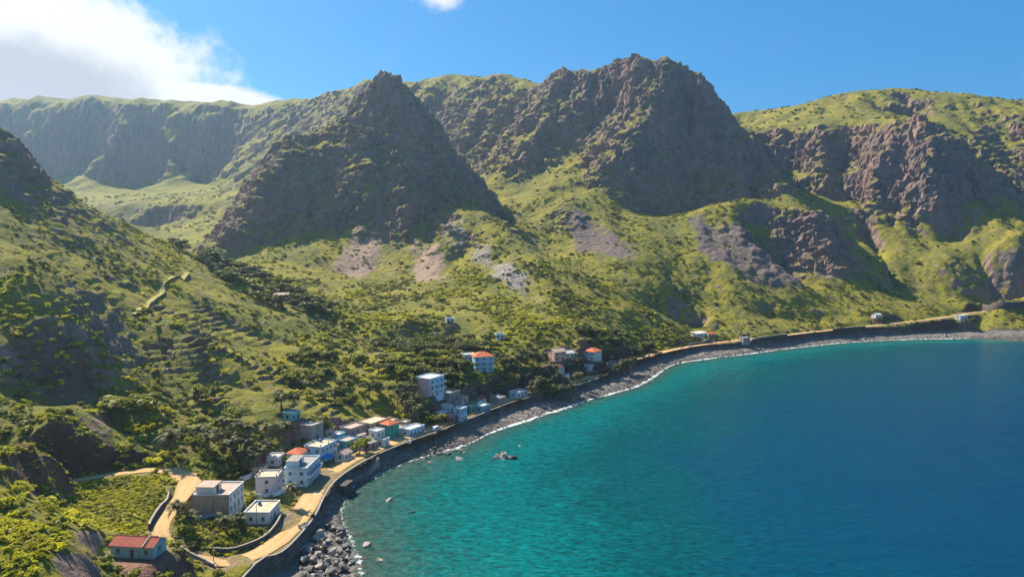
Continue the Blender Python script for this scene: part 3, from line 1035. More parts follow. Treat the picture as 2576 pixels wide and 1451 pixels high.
# ------------------------------------------------------------------ sea
def sea():
    A = np.linspace(-0.75, 0.80, 420)
    r = [50.0]
    while r[-1] < 760:
        r.append(r[-1] + max(0.9, r[-1] * 0.0042))
    r = np.array(r)
    AA, RR = np.meshgrid(A, r)
    x, y = (RR * np.sin(AA)).ravel(), (RR * np.cos(AA)).ravel()
    s_, wet, dl = coast(x, y)
    h = height(x, y, False)
    dep = np.where(wet > -900, np.maximum(-h, -0.5), 30)
    dep = np.where(y > 900, 30, dep)
    z = 0.10 * fbm(x / 7, y / 5, 3, 91) * sstep(wet, 0, 8)
    V = np.stack([x, y, z], 1)
    nr, na = AA.shape
    I = np.arange(nr * na).reshape(nr, na)
    F = np.stack([I[:-1, :-1], I[:-1, 1:], I[1:, 1:], I[1:, :-1]], -1).reshape(-1, 4)
    good = (wet > -14)
    F = F[good[F].any(1)]
    used = np.zeros(len(V), bool)
    used[F.ravel()] = True
    remap = np.cumsum(used) - 1
    me = mesh_np('sea', V[used], remap[F], None, True)
    for nm, arr in (('depth', dep), ('offshore', np.clip(wet, -20, 400))):
        a = me.attributes.new(nm, 'FLOAT', 'POINT')
        a.data.foreach_set('value', arr[used].astype(np.float32))
    m, t = mat('sea_water')
    d = t.n('ShaderNodeAttribute', _attribute_name='depth').outputs['Fac']
    off = t.n('ShaderNodeAttribute', _attribute_name='offshore').outputs['Fac']
    g = t.n('ShaderNodeNewGeometry')
    pos = g.outputs['Position']
    pn = t.noise(pos, 0.028, 5, 0.6, 0.4)
    pm = t.n('ShaderNodeMapping')
    pm.inputs['Scale'].default_value = (0.8, 1.7, 1)
    pm.inputs['Rotation'].default_value = (0, 0, 0.35)
    t.set(pm.inputs[0], pos)
    rip = t.noise(pm.outputs[0], 0.20, 5, 0.62, 0.5)
    dd = t.math('MULTIPLY', d, t.math('ADD', t.math('MULTIPLY', pn, 0.9), 0.55))
    dd = t.math('ADD', dd, t.math('MULTIPLY', t.math('SUBTRACT', rip, 0.5), t.math('MINIMUM', t.math('MULTIPLY', d, 1.7), 9.0)))
    col = t.ramp(t.math('DIVIDE', dd, 34.0), [(0.0, (0.040, 0.115, 0.100)), (0.06, (0.002, 0.122, 0.118)), (0.13, (0.000, 0.112, 0.118)), (0.24, (0.0, 0.062, 0.072)),
                                             (0.42, (0.0, 0.050, 0.090)), (0.75, (0.0, 0.042, 0.092)), (1.0, (0.0, 0.036, 0.088))])
    rip2 = t.noise(pm.outputs[0], 0.42, 4, 0.6, 0.8)
    amt = t.math('SUBTRACT', 1.0, t.math('DIVIDE', d, 26.0), clamp=True)
    f_ = t.math('ADD', t.math('MULTIPLY', t.math('SUBTRACT', rip2, 0.5), t.math('ADD', t.math('MULTIPLY', amt, 2.8), 0.6)), 1.0)
    col = t.mix(1.0, col, f_, 'MULTIPLY')
    w1 = t.noise(pm.outputs[0], 0.55, 6, 0.65, 0.6)
    w2 = t.noise(pm.outputs[0], 0.09, 3, 0.5)
    bn = bump(t, t.math('ADD', w1, t.math('MULTIPLY', w2, 2.0)), 0.55, 0.8)
    water = principled(t, col, 0.18, bn, 0.05)
    tr = t.n('ShaderNodeBsdfTransparent')
    tr.inputs[0].default_value = (0.75, 0.92, 0.90, 1)
    al = t.math('SUBTRACT', 1.0, t.math('POWER', 2.718, t.math('MULTIPLY', t.math('MAXIMUM', d, 0.0), -0.62)))
    al = t.math('ADD', t.math('MULTIPLY', al, 0.82), 0.18, clamp=True)
    mx = t.n('ShaderNodeMixShader')
    t.set(mx.inputs[0], al)
    t.set(mx.inputs[1], tr.outputs[0])
    t.set(mx.inputs[2], water)
    # surf along the waterline
    fn = t.noise(pos, 0.35, 6, 0.68, 0.8)
    fn2 = t.noise(pos, 0.03, 2, 0.5)
    band = t.math('SUBTRACT', 1.0, t.math('DIVIDE', t.math('ABSOLUTE', t.math('SUBTRACT', off, 0.7)), t.math('MAXIMUM', t.math('ADD', t.math('MULTIPLY', fn2, 12.0), -3.0), 1.2)), clamp=True)
    sy = t.n('ShaderNodeSeparateXYZ')
    t.set(sy.inputs[0], pos)
    fy = t.math('ADD', 0.30, t.math('MULTIPLY', t.smooth(sy.outputs[1], 240.0, 380.0), 0.26))
    foam = t.smooth(t.math('ADD', t.math('MULTIPLY', band, fy), t.math('MULTIPLY', fn, 1.05)), 0.70, 0.98)
    foam = t.math('MULTIPLY', foam, t.math('GREATER_THAN', band, 0.02))
    fo = principled(t, (0.55, 0.57, 0.57), 0.8, None, 0.2)
    mx2 = t.n('ShaderNodeMixShader')
    t.set(mx2.inputs[0], foam)
    t.set(mx2.inputs[1], mx.outputs[0])
    t.set(mx2.inputs[2], fo)
    finish(t, mx2.outputs[0])
    o = obj('sea', me, m)
    tag(o, 'turquoise to deep blue sea filling the bay', 'sea', kind='structure')


# ------------------------------------------------------------------ haze in the air
def haze():
    mb = MB().box(-2300, 2300, -60, 2480, -60, 480)
    m, t = mat('haze')
    v = t.n('ShaderNodeVolumePrincipled')
    v.inputs['Color'].default_value = (0.45, 0.70, 1.0, 1)
    v.inputs['Density'].default_value = HAZE_D
    v.inputs['Anisotropy'].default_value = 0.55
    o_ = t.n('ShaderNodeOutputMaterial')
    t.t.links.new(v.outputs[0], o_.inputs['Volume'])
    o = mb.build('haze', m)
    tag(o, 'thin blue haze in the air of the valley', 'haze', kind='stuff')


HAZE_D = 0.00008
# ------------------------------------------------------------------ road, walls
def strip(name, line, half, m, dz=0.0, seed=0):
    L = resample(line, 2.0)
    t = np.gradient(L[:, :2], axis=0)
    t /= np.linalg.norm(t, axis=1)[:, None]
    nn = np.stack([-t[:, 1], t[:, 0]], 1)
    hw = half(np.linspace(0, 1, len(L))) if callable(half) else np.full(len(L), half)
    k = np.arange(len(L))
    cols = []
    for j, f in enumerate((-1, -0.6, -0.2, 0.2, 0.6, 1)):
        jit = 0.35 * perlin2(k / 3.0 + 50 * j, k * 0 + seed, 3) if abs(f) == 1 else 0
        p = L[:, :2] + nn * (hw * f + jit)[:, None]
        z = L[:, 2] + dz + (0.05 if abs(f) < 0.9 else -0.04) + 0.03 * perlin2(p[:, 0] / 1.7, p[:, 1] / 1.7, seed)
        cols.append(np.stack([p[:, 0], p[:, 1], z], 1))
    V = np.stack(cols, 1).reshape(-1, 3)
    I = np.arange(len(V)).reshape(len(L), 6)
    F = np.stack([I[:-1, :-1], I[:-1, 1:], I[1:, 1:], I[1:, :-1]], -1).reshape(-1, 4)[:, ::-1]
    me = mesh_np(name, V, F, None, True)
    a_ = me.attributes.new('across', 'FLOAT', 'POINT')
    a_.data.foreach_set('value', np.tile(np.array([-1, -.6, -.2, .2, .6, 1], np.float32), len(L)))
    return obj(name, me, m)


def wall_strip(line, off0, off1, z0, z1, batter=0.0):
    """solid wall along a line; z0/z1 numbers or arrays"""
    L = resample(line, 2.5)
    t = np.gradient(L[:, :2], axis=0)
    t /= np.linalg.norm(t, axis=1)[:, None]
    nn = np.stack([t[:, 1], -t[:, 0]], 1)      # to the right of travel
    zz0 = np.full(len(L), z0) if np.isscalar(z0) else np.interp(np.linspace(0, 1, len(L)), np.linspace(0, 1, len(z0)), z0)
    zz1 = np.full(len(L), z1) if np.isscalar(z1) else np.interp(np.linspace(0, 1, len(L)), np.linspace(0, 1, len(z1)), z1)
    mk = lambda o_, z: np.concatenate([L[:, :2] + nn * o_, z[:, None]], 1)
    ring = np.stack([mk(off0, zz0), mk(off0, zz1), mk(off1, zz1), mk(off1 + batter, zz0)], 1)
    V = ring.reshape(-1, 3)
    n = len(L)
    I = np.arange(n * 4).reshape(n, 4)
    F = []
    for k in range(3):
        F.append(np.stack([I[:-1, k], I[:-1, k + 1], I[1:, k + 1], I[1:, k]], -1))
    F = np.concatenate(F + [I[:1], I[-1:, ::-1]])
    return mesh_np('wall', V, F)


def stone_mat(name, c1, c2, scale=1.6):
    m, t = mat(name)
    g = t.n('ShaderNodeNewGeometry')
    vo = t.n('ShaderNodeTexVoronoi')
    vo.inputs['Scale'].default_value = scale
    t.set(vo.inputs['Vector'], g.outputs['Position'])
    vd = t.n('ShaderNodeTexVoronoi', _feature='DISTANCE_TO_EDGE')
    vd.inputs['Scale'].default_value = scale
    t.set(vd.inputs['Vector'], g.outputs['Position'])
    sp_ = t.n('ShaderNodeSeparateColor')
    t.set(sp_.inputs[0], vo.outputs['Color'])
    c = t.mix(sp_.outputs[0], c1, c2)
    n = t.noise(g.outputs['Position'], 0.35, 5, 0.6)
    c = t.mix(1.0, c, t.math('ADD', t.math('MULTIPLY', n, 0.9), 0.55), 'MULTIPLY')
    e = t.smooth(vd.outputs['Distance'], 0.0, 0.09)
    c = t.mix(e, t.mix(1.0, c, (0.55, 0.53, 0.5), 'MULTIPLY'), c)
    finish(t, principled(t, c, 0.92, bump(t, e, 0.7, 0.12), 0.15))
    return m


def dirt_mat():
    m, t = mat('packed_dirt')
    g = t.n('ShaderNodeNewGeometry')
    n = t.noise(g.outputs['Position'], 0.16, 6, 0.65)
    n2_ = t.noise(g.outputs['Position'], 1.3, 5, 0.6)
    c = t.ramp(n, [(0.25, (0.38, 0.235, 0.105)), (0.5, (0.48, 0.30, 0.130)), (0.75, (0.52, 0.36, 0.19))])
    c = t.mix(1.0, c, t.math('ADD', t.math('MULTIPLY', n2_, 0.5), 0.75), 'MULTIPLY')
    ac = t.math('ABSOLUTE', t.n('ShaderNodeAttribute', _attribute_name='across').outputs['Fac'])
    ac = t.math('ADD', ac, t.math('MULTIPLY', t.math('SUBTRACT', n, 0.5), 0.7))
    trk = t.math('SUBTRACT', 1.0, t.math('DIVIDE', t.math('ABSOLUTE', t.math('SUBTRACT', ac, 0.38)), 0.2), clamp=True)
    c = t.mix(t.math('MULTIPLY', trk, 0.4), c, (0.52, 0.40, 0.26))
    edge = t.smooth(ac, 0.72, 1.05)
    c = t.mix(t.math('MULTIPLY', edge, 0.6), c, (0.23, 0.17, 0.085))
    finish(t, principled(t, c, 0.95, bump(t, n2_, 0.5, 0.15), 0.1))
    return m


M = {}


def common_mats():
    M['dirt'] = dirt_mat()
    M['wallstone'] = stone_mat('sea_wall_masonry', (0.085, 0.076, 0.068), (0.15, 0.132, 0.115), 1.3)
    M['fieldstone'] = stone_mat('dark_field_stone', (0.07, 0.058, 0.05), (0.15, 0.12, 0.10), 1.9)
    M['coping'] = simple('worn_concrete_coping', (0.30, 0.265, 0.22), 0.9, 0.3, 0.8, 0.03)
    M['concrete'] = simple('grey_concrete', (0.30, 0.28, 0.26), 0.9, 0.25, 0.7, 0.02, stain=0.5)
    M['glass'] = simple('dark_window_glass', (0.02, 0.024, 0.03), 0.12, 0.1, 0.5, spec=0.5)
    M['frame'] = simple('window_frame_paint', (0.55, 0.53, 0.50), 0.6, 0.15)
    M['wood'] = simple('brown_door_wood', (0.11, 0.06, 0.035), 0.7, 0.3, 2.0)
    M['blue_paint'] = simple('blue_door_paint', (0.04, 0.15, 0.33), 0.6, 0.2, 2.0)
    M['green_paint'] = simple('green_door_paint', (0.03, 0.16, 0.10), 0.6, 0.2, 2.0)
    M['metal'] = simple('galvanised_metal', (0.35, 0.36, 0.37), 0.45, 0.15, spec=0.5)


def build_roads():
    m = M['dirt']
    o = strip('coast_road', ROAD_MAIN[2:], lambda t: np.interp(t, [0, 0.03, 0.12, 0.3, 0.6, 1], [2.6, 3.7, 3.7, 3.2, 2.0, 1.4]), m, 0.0, 4)
    tag(o, 'orange dirt road along the top of the sea wall', 'road', kind='structure')
    o = strip('hillside_road', ROAD_UP[:-1], lambda t: np.interp(t, [0, 0.30, 0.42, 0.50, 0.56, 0.66, 0.8, 1], [1.9, 2.0, 2.6, 4.6, 3.6, 2.4, 2.2, 2.4]), m, 0.015, 9)
    tag(o, 'pale dirt road curving down from the hillside into the village', 'road', kind='structure')
    # wide earth yard where the hillside road reaches the houses
    pts = [hit(u, v) for u, v in [(440, 1190), (470, 1186), (520, 1196), (508, 1214), (480, 1228), (455, 1225)]]
    V = [(p[0], p[1], 14.03) for p in pts]
    # path climbing the left hillside
    line = np.array([hit(u, v) for u, v in [(332, 792), (350, 778), (372, 762), (395, 745), (408, 735), (404, 722), (412, 708), (436, 697), (470, 686)]])
    line = smooth_poly(line, 4)
    line[:, 2] = height(line[:, 0], line[:, 1]) + 0.35
    pm = simple('trodden_path', (0.30, 0.27, 0.08), 0.95, 0.3, 0.5)
    o = strip('footpath', line, 1.7, pm, 0.0, 3)
    tag(o, 'grassy footpath zigzagging up the left hillside', 'path', kind='structure')


def build_walls():
    wl = np.array([np.append(p[:2], 0) for p in wall_low[1:3]] + [np.append(p, 0) for p in LAND_C[9:] if p[1] < 452])
    top = 5.6
    root = empty('sea_wall', (0, 0, 0))
    tag(root, 'long dark stone sea wall curving along the village shore', 'wall')
    obj('wall_face', wall_strip(wl, -0.55, 0.40, -0.6, top - 0.18, 0.45), M['wallstone'], root)
    obj('coping', wall_strip(wl, -0.10, 0.48, top - 0.18, top, 0.0), M['coping'], root)
    # culvert mouth and the concrete steps down to the beach
    for (u, v, ln, wd_, z1, nm) in ((985, 1405, 4.5, 3.0, 3.6, 'culvert'),):
        p = S(u * .8636, v * .8636, 3.0)
        k = np.argmin(np.hypot(LAND_C[:, 0] - p[0], LAND_C[:, 1] - p[1]))
        t = LAND_C[k + 1] - LAND_C[k]
        mb = MB().box(-wd_, wd_, -4.2, 0.2, -0.5, z1).box(-wd_ - .3, wd_ + .3, -4.5, 0.2, z1, z1 + .35)
        o = mb.build(nm, M['wallstone'], root)
        o.location = (LAND_C[k][0], LAND_C[k][1], 0)
        o.rotation_euler = (0, 0, math.atan2(t[1], t[0]))
    p = S(1080 * .8636, 1338 * .8636, 4.0)
    k = np.argmin(np.hypot(LAND_C[:, 0] - p[0], LAND_C[:, 1] - p[1]))
    t = LAND_C[k + 1] - LAND_C[k]
    mb = MB()
    for i in range(14):
        mb.box(-7 + i * .55, -6.45 + i * .55, -2.3, -0.52, -0.3, 1.0 + i * 0.3)
    o = mb.build('steps', M['coping'], root)
    o.location = (LAND_C[k][0], LAND_C[k][1], 0)
    o.rotation_euler = (0, 0, math.atan2(t[1], t[0]))

    def low_wall(uv, name, label, h, th=0.55, m=None, dz=-0.6):
        L = np.array([hit(u * .8636, v * .8636) for u, v in uv])
        L = smooth_poly(L, 3)
        zs = height(resample(L, 2.5)[:, 0], resample(L, 2.5)[:, 1])
        r = empty(name, tuple(L[0]))
        tag(r, label, 'wall')
        L2 = L - L[0]
        o = obj('masonry', wall_strip(L2, 0, th, zs - L[0][2] + dz, zs - L[0][2] + h), m or M['fieldstone'], r)
        o = obj('cap_stones', wall_strip(L2, -0.05, th + 0.05, zs - L[0][2] + h, zs - L[0][2] + h + .12), M['coping'] if m is None else m, r)
    low_wall([(822, 1515), (812, 1540), (770, 1575), (715, 1600), (650, 1615), (610, 1612)], 'garden_wall', 'low stone wall round the palm garden beside the coast road', 1.3)
    low_wall([(498, 1435), (488, 1460), (470, 1490), (450, 1520), (438, 1545)], 'retaining_wall', 'dark retaining wall along the field beside the branch road', 1.7)
    low_wall([(480, 1585), (530, 1612), (580, 1630), (625, 1652)], 'roadside_wall', 'pale low wall from the red roofed house down to the road', 0.9, 0.5, M['coping'])
    low_wall([(742, 1452), (790, 1448), (826, 1436), (842, 1416)], 'yard_wall', 'white yard wall in front of the white two storey house', 1.5, 0.3, wmat(W_WHITE))
    low_wall([(545, 1500), (600, 1512), (660, 1515), (690, 1500)], 'yard_wall', 'grey block wall below the brown stepped house', 1.2, 0.35, M['concrete'])
    low_wall([(700, 1405), (728, 1392), (740, 1375)], 'yard_wall', 'short white yard wall between the stepped house and the white house', 1.6, 0.3, wmat(W_LILAC))
    low_wall([(975, 1345), (1010, 1345), (1030, 1332)], 'yard_wall', 'low cream wall along the road before the tiny gabled house', 1.0, 0.3, wmat(W_CREAM))
    low_wall([(2862, 905), (2900, 902), (2960, 898), (3040, 894)], 'road_embankment_wall', 'tall dark embankment wall at the far right above the shore', 6.0, 1.0)
    low_wall([(2002, 1008), (2035, 1003), (2070, 999)], 'shore_wall', 'dark shore wall under the orange roofed huts', 1.6)
    low_wall([(2190, 997), (2240, 992), (2292, 985)], 'shore_wall', 'dark shore wall right of the lone grey hut', 1.6)
    low_wall([(2425, 972), (2470, 967), (2520, 962)], 'shore_wall', 'dark shore wall right of the middle of the far beach', 1.6)


# ------------------------------------------------------------------ houses
WALLM = {}


def wmat(c, stain=0.6):
    k = tuple(round(q, 3) for q in c)
    if k not in WALLM:
        WALLM[k] = simple('house_plaster', c, 0.9, 0.26, 0.5, 0.015, 4.0, 0.15, stain=stain)
    return WALLM[k]


ROOFM = {}


def rmat(c):
    k = tuple(round(q, 3) for q in c)
    if k not in ROOFM:
        ROOFM[k] = simple('roof_surface', tuple(q * 0.82 for q in c), 0.85, 0.4, 0.6, 0.03, 2.5, 0.2, stain=0.6)
    return ROOFM[k]


def facade(mb, p0, p1, z0, z1, holes, inset=0.22):
    """one wall plane from p0 to p1 (seen from outside, left to right) with real openings"""
    p0, p1 = Vector((*p0, 0)), Vector((*p1, 0))
    L = (p1 - p0).length
    t = (p1 - p0) / L
    inn = Vector((-t.y, t.x, 0))        # inward
    us = sorted({0.0, L, *[h[0] for h in holes], *[h[1] for h in holes]})
    vs = sorted({z0, z1, *[h[2] for h in holes], *[h[3] for h in holes]})
    pt = lambda u, z, d=0.0: tuple(p0 + t * u + inn * d + Vector((0, 0, z)))
    for a, b in zip(us[:-1], us[1:]):
        for c, d in zip(vs[:-1], vs[1:]):
            um, vm = (a + b) / 2, (c + d) / 2
            if any(h[0] < um < h[1] and h[2] < vm < h[3] for h in holes):
                continue
            mb.quad(pt(a, c), pt(b, c), pt(b, d), pt(a, d))
    for (a, b, c, d) in holes:
        mb.quad(pt(a, c), pt(a, c, inset), pt(a, d, inset), pt(a, d))
        mb.quad(pt(b, c, inset), pt(b, c), pt(b, d), pt(b, d, inset))
        mb.quad(pt(a, d), pt(a, d, inset), pt(b, d, inset), pt(b, d))
        mb.quad(pt(a, c, inset), pt(a, c), pt(b, c), pt(b, c, inset))
    return p0, t, inn


_win = {}


def win_mesh(wd_, ht):
    k = (round(wd_, 2), round(ht, 2))
    if k not in _win:
        f = MB()
        e = 0.07
        f.box(0, e, 0, .06, 0, ht).box(wd_ - e, wd_, 0, .06, 0, ht).box(e, wd_ - e, 0, .06, 0, e).box(e, wd_ - e, 0, .06, ht - e, ht)
        f.box(wd_ / 2 - .03, wd_ / 2 + .03, 0.005, .055, e, ht - e)
        p = MB().box(e, wd_ - e, .03, .045, e, ht - e)
        s_ = MB().box(-.08, wd_ + .08, -.30, 0.0, -.08, -0.003)
        _win[k] = (f.mesh('frame'), p.mesh('pane'), s_.mesh('sill'))
    return _win[k]


def house(name, label, u, v, w_, d_, floors, wall, roof, rcol, face=None, turn=0.0, wins=(3, 2), balcony=False, group=None, cat='house', fh=2.9, detail=True, z=None,
          door='wood', side_wall=None, parapet=0.45, extras=(), left_wins=None, pos=None):
    """u,v: photo point (2983 px frame) of the middle of the footprint"""
    p = HPOS[(u, v)]
    if v > 1220:
        w_, d_ = w_ * 0.9, d_ * 0.9
    x, y, zz = p
    if face is None:
        dd = np.hypot(ROAD_MAIN[:, 0] - x, ROAD_MAIN[:, 1] - y)
        k = min(max(int(np.argmin(dd)), 1), len(ROAD_MAIN) - 2)
        t = ROAD_MAIN[k + 1] - ROAD_MAIN[k - 1]
        fa = math.atan2(t[1], t[0]) - math.pi / 2
    else:
        fa = R(face)
    fa += R(turn)
    rz = fa + math.pi / 2
    root = empty(name, (x, y, zz), rz)
    tag(root, label, cat, group or 'houses of the shore village')
    H = floors * fh
    wm = wmat(wall)
    hw, hd = w_ / 2, d_ / 2
    corners = [((-hw, -hd), (hw, -hd)), ((hw, -hd), (hw, hd)), ((hw, hd), (-hw, hd)), ((-hw, hd), (-hw, -hd))]   # front, right, back, left
    mb = MB()
    jobs = []
    for si, (a, b) in enumerate(corners):
        L = w_ if si in (0, 2) else d_
        n = wins[0] if si == 0 else (wins[1] if si in (1, 3) else 0)
        if si == 3 and left_wins is not None:
            n = left_wins
        holes = []
        for fl in range(floors):
            for i in range(n):
                c = L * (i + 0.5) / n
                if si == 0 and fl == 0 and i == n // 2:
                    holes.append((c - 0.5, c + 0.5, 0.05, 2.15, 'door'))
                elif si == 0 and balcony and fl > 0 and i % 2 == 0:
                    holes.append((c - 0.5, c + 0.5, fl * fh + 0.12, fl * fh + 2.2, 'door'))
                else:
                    holes.append((c - 0.55, c + 0.55, fl * fh + 0.95, fl * fh + 2.15, 'win'))
        p0, t, inn = facade(mb, a, b, -3.0, H, [h[:4] for h in holes])
        rot = math.atan2(t.y, t.x)
        for hl in holes:
            jobs.append((p0 + t * hl[0] + inn * 0.16 + Vector((0, 0, hl[2])), rot, hl[1] - hl[0], hl[3] - hl[2], hl[4]))
    rise = 0
    if roof == 'gable':
        rise = 0.36 * d_ * 0.62
        for sx in (-1, 1):
            q = [(sx * hw, -hd, H), (sx * hw, hd, H), (sx * hw, 0, H + rise)]
            mb.quad(*(q if sx > 0 else q[::-1]))
    mb.quad((-hw, -hd, H), (hw, -hd, H), (hw, hd, H), (-hw, hd, H))
    o = mb.build('wall', wm, root)
    if side_wall is not None:
        o2 = MB().box(-hw - 0.06, -hw - 0.003, -hd, hd, -3, H).build('side_wall', wmat(side_wall), root)
    for (q, rot, ww, hh, kd) in jobs:
        if kd == 'door':
            dm = {'wood': M['wood'], 'blue': M['blue_paint'], 'green': M['green_paint']}[door]
            k = ('door', door)
            if k not in _win:
                dmb = MB().box(0, ww, 0, .06, 0, hh)
                dmb.box(.12, ww - .12, -.02, 0, .15, hh * .45).box(.12, ww - .12, -.02, 0, hh * .52, hh - .15)
                _win[k] = dmb.mesh('door')
                _win[k, 'h'] = MB().tube([(ww - .16, -.06, 1.0), (ww - .06, -.06, 1.0)], .03, 5).mesh('handle')
            do = obj('door', _win[k], dm, root)
            do.location = q
            do.rotation_euler = (0, 0, rot)
            if detail:
                obj('handle', _win[k, 'h'], M['metal'], do)
        else:
            f, pn, sl = win_mesh(ww, hh)
            if detail:
                fo = obj('window', f, M['frame'], root)
                fo.location = q
                fo.rotation_euler = (0, 0, rot)
                obj('pane', pn, M['glass'], fo)
                obj('sill', sl, M['coping'], fo)
            else:
                fo = obj('window', pn, M['glass'], root)
                fo.location = q
                fo.rotation_euler = (0, 0, rot)
    rm = rmat(rcol)
    ov = 0.35
    if roof == 'flat':
        r = MB().box(-hw - .12, hw + .12, -hd - .12, hd + .12, H + .004, H + .16)
        ro = r.build('roof', rm, root)
        if parapet:
            pb = MB()
            e = .16
            for bx in ((-hw - .12, hw + .12, -hd - .12, -hd + e), (-hw - .12, hw + .12, hd - e, hd + .12), (-hw - .12, -hw + e, -hd + e, hd - e), (hw - e, hw + .12, -hd + e, hd - e)):
                pb.box(*bx, H + .16, H + .16 + parapet)
            obj('parapet', pb.mesh('parapet'), wm, ro)
    elif roof == 'gable':
        r = MB()
        th = .10
        for sy in (-1, 1):
            a0, a1 = -hw - ov, hw + ov
            e_ = ov * rise / hd
            lo = (sy * (hd + ov), H - e_ + .02)
            hi = (0, H + rise + .02)
            pts = [(a0, lo[0], lo[1]), (a1, lo[0], lo[1]), (a1, hi[0], hi[1]), (a0, hi[0], hi[1])]
            up = [(x_, y_, z_ + th) for x_, y_, z_ in pts]
            q = (lambda *s: r.quad(*(s if sy < 0 else s[::-1])))
            q(*up)
            q(*pts[::-1])
            q(pts[0], pts[1], up[1], up[0])
            q(pts[1], pts[2], up[2], up[1])
            q(pts[3], pts[0], up[0], up[3])
            nr_ = max(4, int(w_ / 0.9))
            for i in range(nr_ + 1):       # raised ribs of the sheeting
                xx = a0 + (a1 - a0) * i / nr_
                A_, B_ = Vector((xx, lo[0], lo[1] + th)), Vector((xx, hi[0], hi[1] + th))
                r.tube([A_, B_], .05, 4)
        ro = r.build('roof', rm, root)
        obj('ridge_cap', MB().tube([(-hw - ov, 0, H + rise + .13), (hw + ov, 0, H + rise + .13)], .13, 6).mesh('ridge_cap'), rm, ro)
    elif roof == 'hip':
        r = MB()
        rs = 0.26 * d_
        e = hd + ov
        f_ = hw + ov
        k = max(0.4, hw - hd)
        z0, z1 = H + .01, H + rs
        b = [(-f_, -e, z0), (f_, -e, z0), (f_, e, z0), (-f_, e, z0)]
        t0, t1 = (-k, 0, z1), (k, 0, z1)
        r.quad(b[0], b[1], t1, t0).quad(b[2], b[3], t0, t1).quad(b[1], b[2], t1).quad(b[3], b[0], t0)
        r.quad(*[(q[0], q[1], z0 - .1) for q in b[::-1]])
        for i in range(4):
            a_, c_ = b[i], b[(i + 1) % 4]
            r.quad((a_[0], a_[1], z0 - .1), (c_[0], c_[1], z0 - .1), c_, a_)
        ro = r.build('roof', rm, root)
        obj('ridge_cap', MB().tube([t0, t1], .12, 6).mesh('ridge_cap'), rm, ro)
    elif roof == 'shed':
        r = MB()
        z0, z1 = H + .02, H + 0.16 * d_
        lo = [(-hw - ov, -hd - ov, z0), (hw + ov, -hd - ov, z0), (hw + ov, hd + ov, z1), (-hw - ov, hd + ov, z1)]
        up = [(a_, b_, c_ + .1) for a_, b_, c_ in lo]
        r.quad(*up).quad(*lo[::-1])
        for i in range(4):
            r.quad(lo[i], lo[(i + 1) % 4], up[(i + 1) % 4], up[i])
        for i in range(int(w_ / .9) + 1):
            xx = -hw - ov + (w_ + 2 * ov) * i / int(w_ / .9)
            r.tube([(xx, -hd - ov, z0 + .1), (xx, hd + ov, z1 + .1)], .05, 4)
        ro = r.build('roof', rm, root)
        wdg = MB().quad((hw, -hd, H), (hw, hd, H), (hw, hd, z1)).quad((-hw, hd, H), (-hw, -hd, H), (-hw, hd, z1)).quad((hw, hd, H), (-hw, hd, H), (-hw, hd, z1), (hw, hd, z1))
        wdg.build('upper_wall', wm, root)
    if balcony:
        for fl in range(1, floors):
            b = MB().box(-hw + .1, hw - .1, -hd - 1.25, -hd - .004, fl * fh - .14, fl * fh + .05)
            bo = b.build('balcony', M['coping'], root)
            rl = MB().box(-hw + .1, hw - .1, -hd - 1.25, -hd - 1.13, fl * fh + .052, fl * fh + .95).box(-hw + .1, -hw + .22, -hd - 1.13, -hd - .01, fl * fh + .052, fl * fh + .95)
            rl.box(hw - .22, hw - .1, -hd - 1.13, -hd - .01, fl * fh + .052, fl * fh + .95)
            obj('railing', rl.mesh('railing'), wm, bo)
    for ex in extras:
        if ex == 'tank':
            tb = MB().tube([(hw * .4, hd * .4, H + .17), (hw * .4, hd * .4, H + 1.2), (hw * .4, hd * .4, H + 1.35)], [.55, .55, .3], 12)
            tb.build('water_tank', M['blue_paint'], root)
        elif ex == 'columns':
            for sx in (-1, 0, 1):
                for sy in (-1, 1):
                    MB().box(sx * (hw - .3) - .14, sx * (hw - .3) + .14, sy * (hd - .3) - .14, sy * (hd - .3) + .14, H + .17, H + 1.5).build('column', M['concrete'], root)
        elif ex == 'room':
            rb = MB().box(-hw * .9, hw * .1, -hd * .1, hd * .9, H + .165, H + 2.5)
            ro_ = rb.build('roof_room', wm, root)
            MB().box(-hw * .9 - .15, hw * .1 + .15, -hd * .1 - .15, hd * .9 + .15, H + 2.504, H + 2.65).build('room_slab', rm, ro_)
            MB().box(-hw * .55, -hw * .25, -hd * .1 - .05, -hd * .1 - .003, H + .25, H + 2.2).build('room_door', M['wood'], ro_)
        elif ex == 'chimney':
            MB().box(hw * .3, hw * .3 + .5, -.25, .25, H, H + rise + .9).build('chimney', wm, root)
        elif ex == 'band':
            MB().box(-hw - .03, hw + .03, -hd - .03, -hd - .004, 0, .9).build('painted_plinth', wmat((0.10, 0.24, 0.34)), root)
        elif ex == 'gable_wall':      # raised fire wall across the roof
            zt = H + rise + .35
            g = MB()
            xa, xb = hw * .52, hw * .52 + .35
            pr = [(-hd - .45, H - .3), (-hd - .45, H + .25), (0, zt), (hd + .45, H + .25), (hd + .45, H - .3)]
            g.quad(*[(xa, a_, b_) for a_, b_ in pr][::-1]).quad(*[(xb, a_, b_) for a_, b_ in pr])
            for i in range(4):
                (a_, b_), (c_, e_) = pr[i], pr[i + 1]
                g.quad((xa, a_, b_), (xb, a_, b_), (xb, c_, e_), (xa, c_, e_))
            g.build('fire_wall', M['coping'], root)
    return root


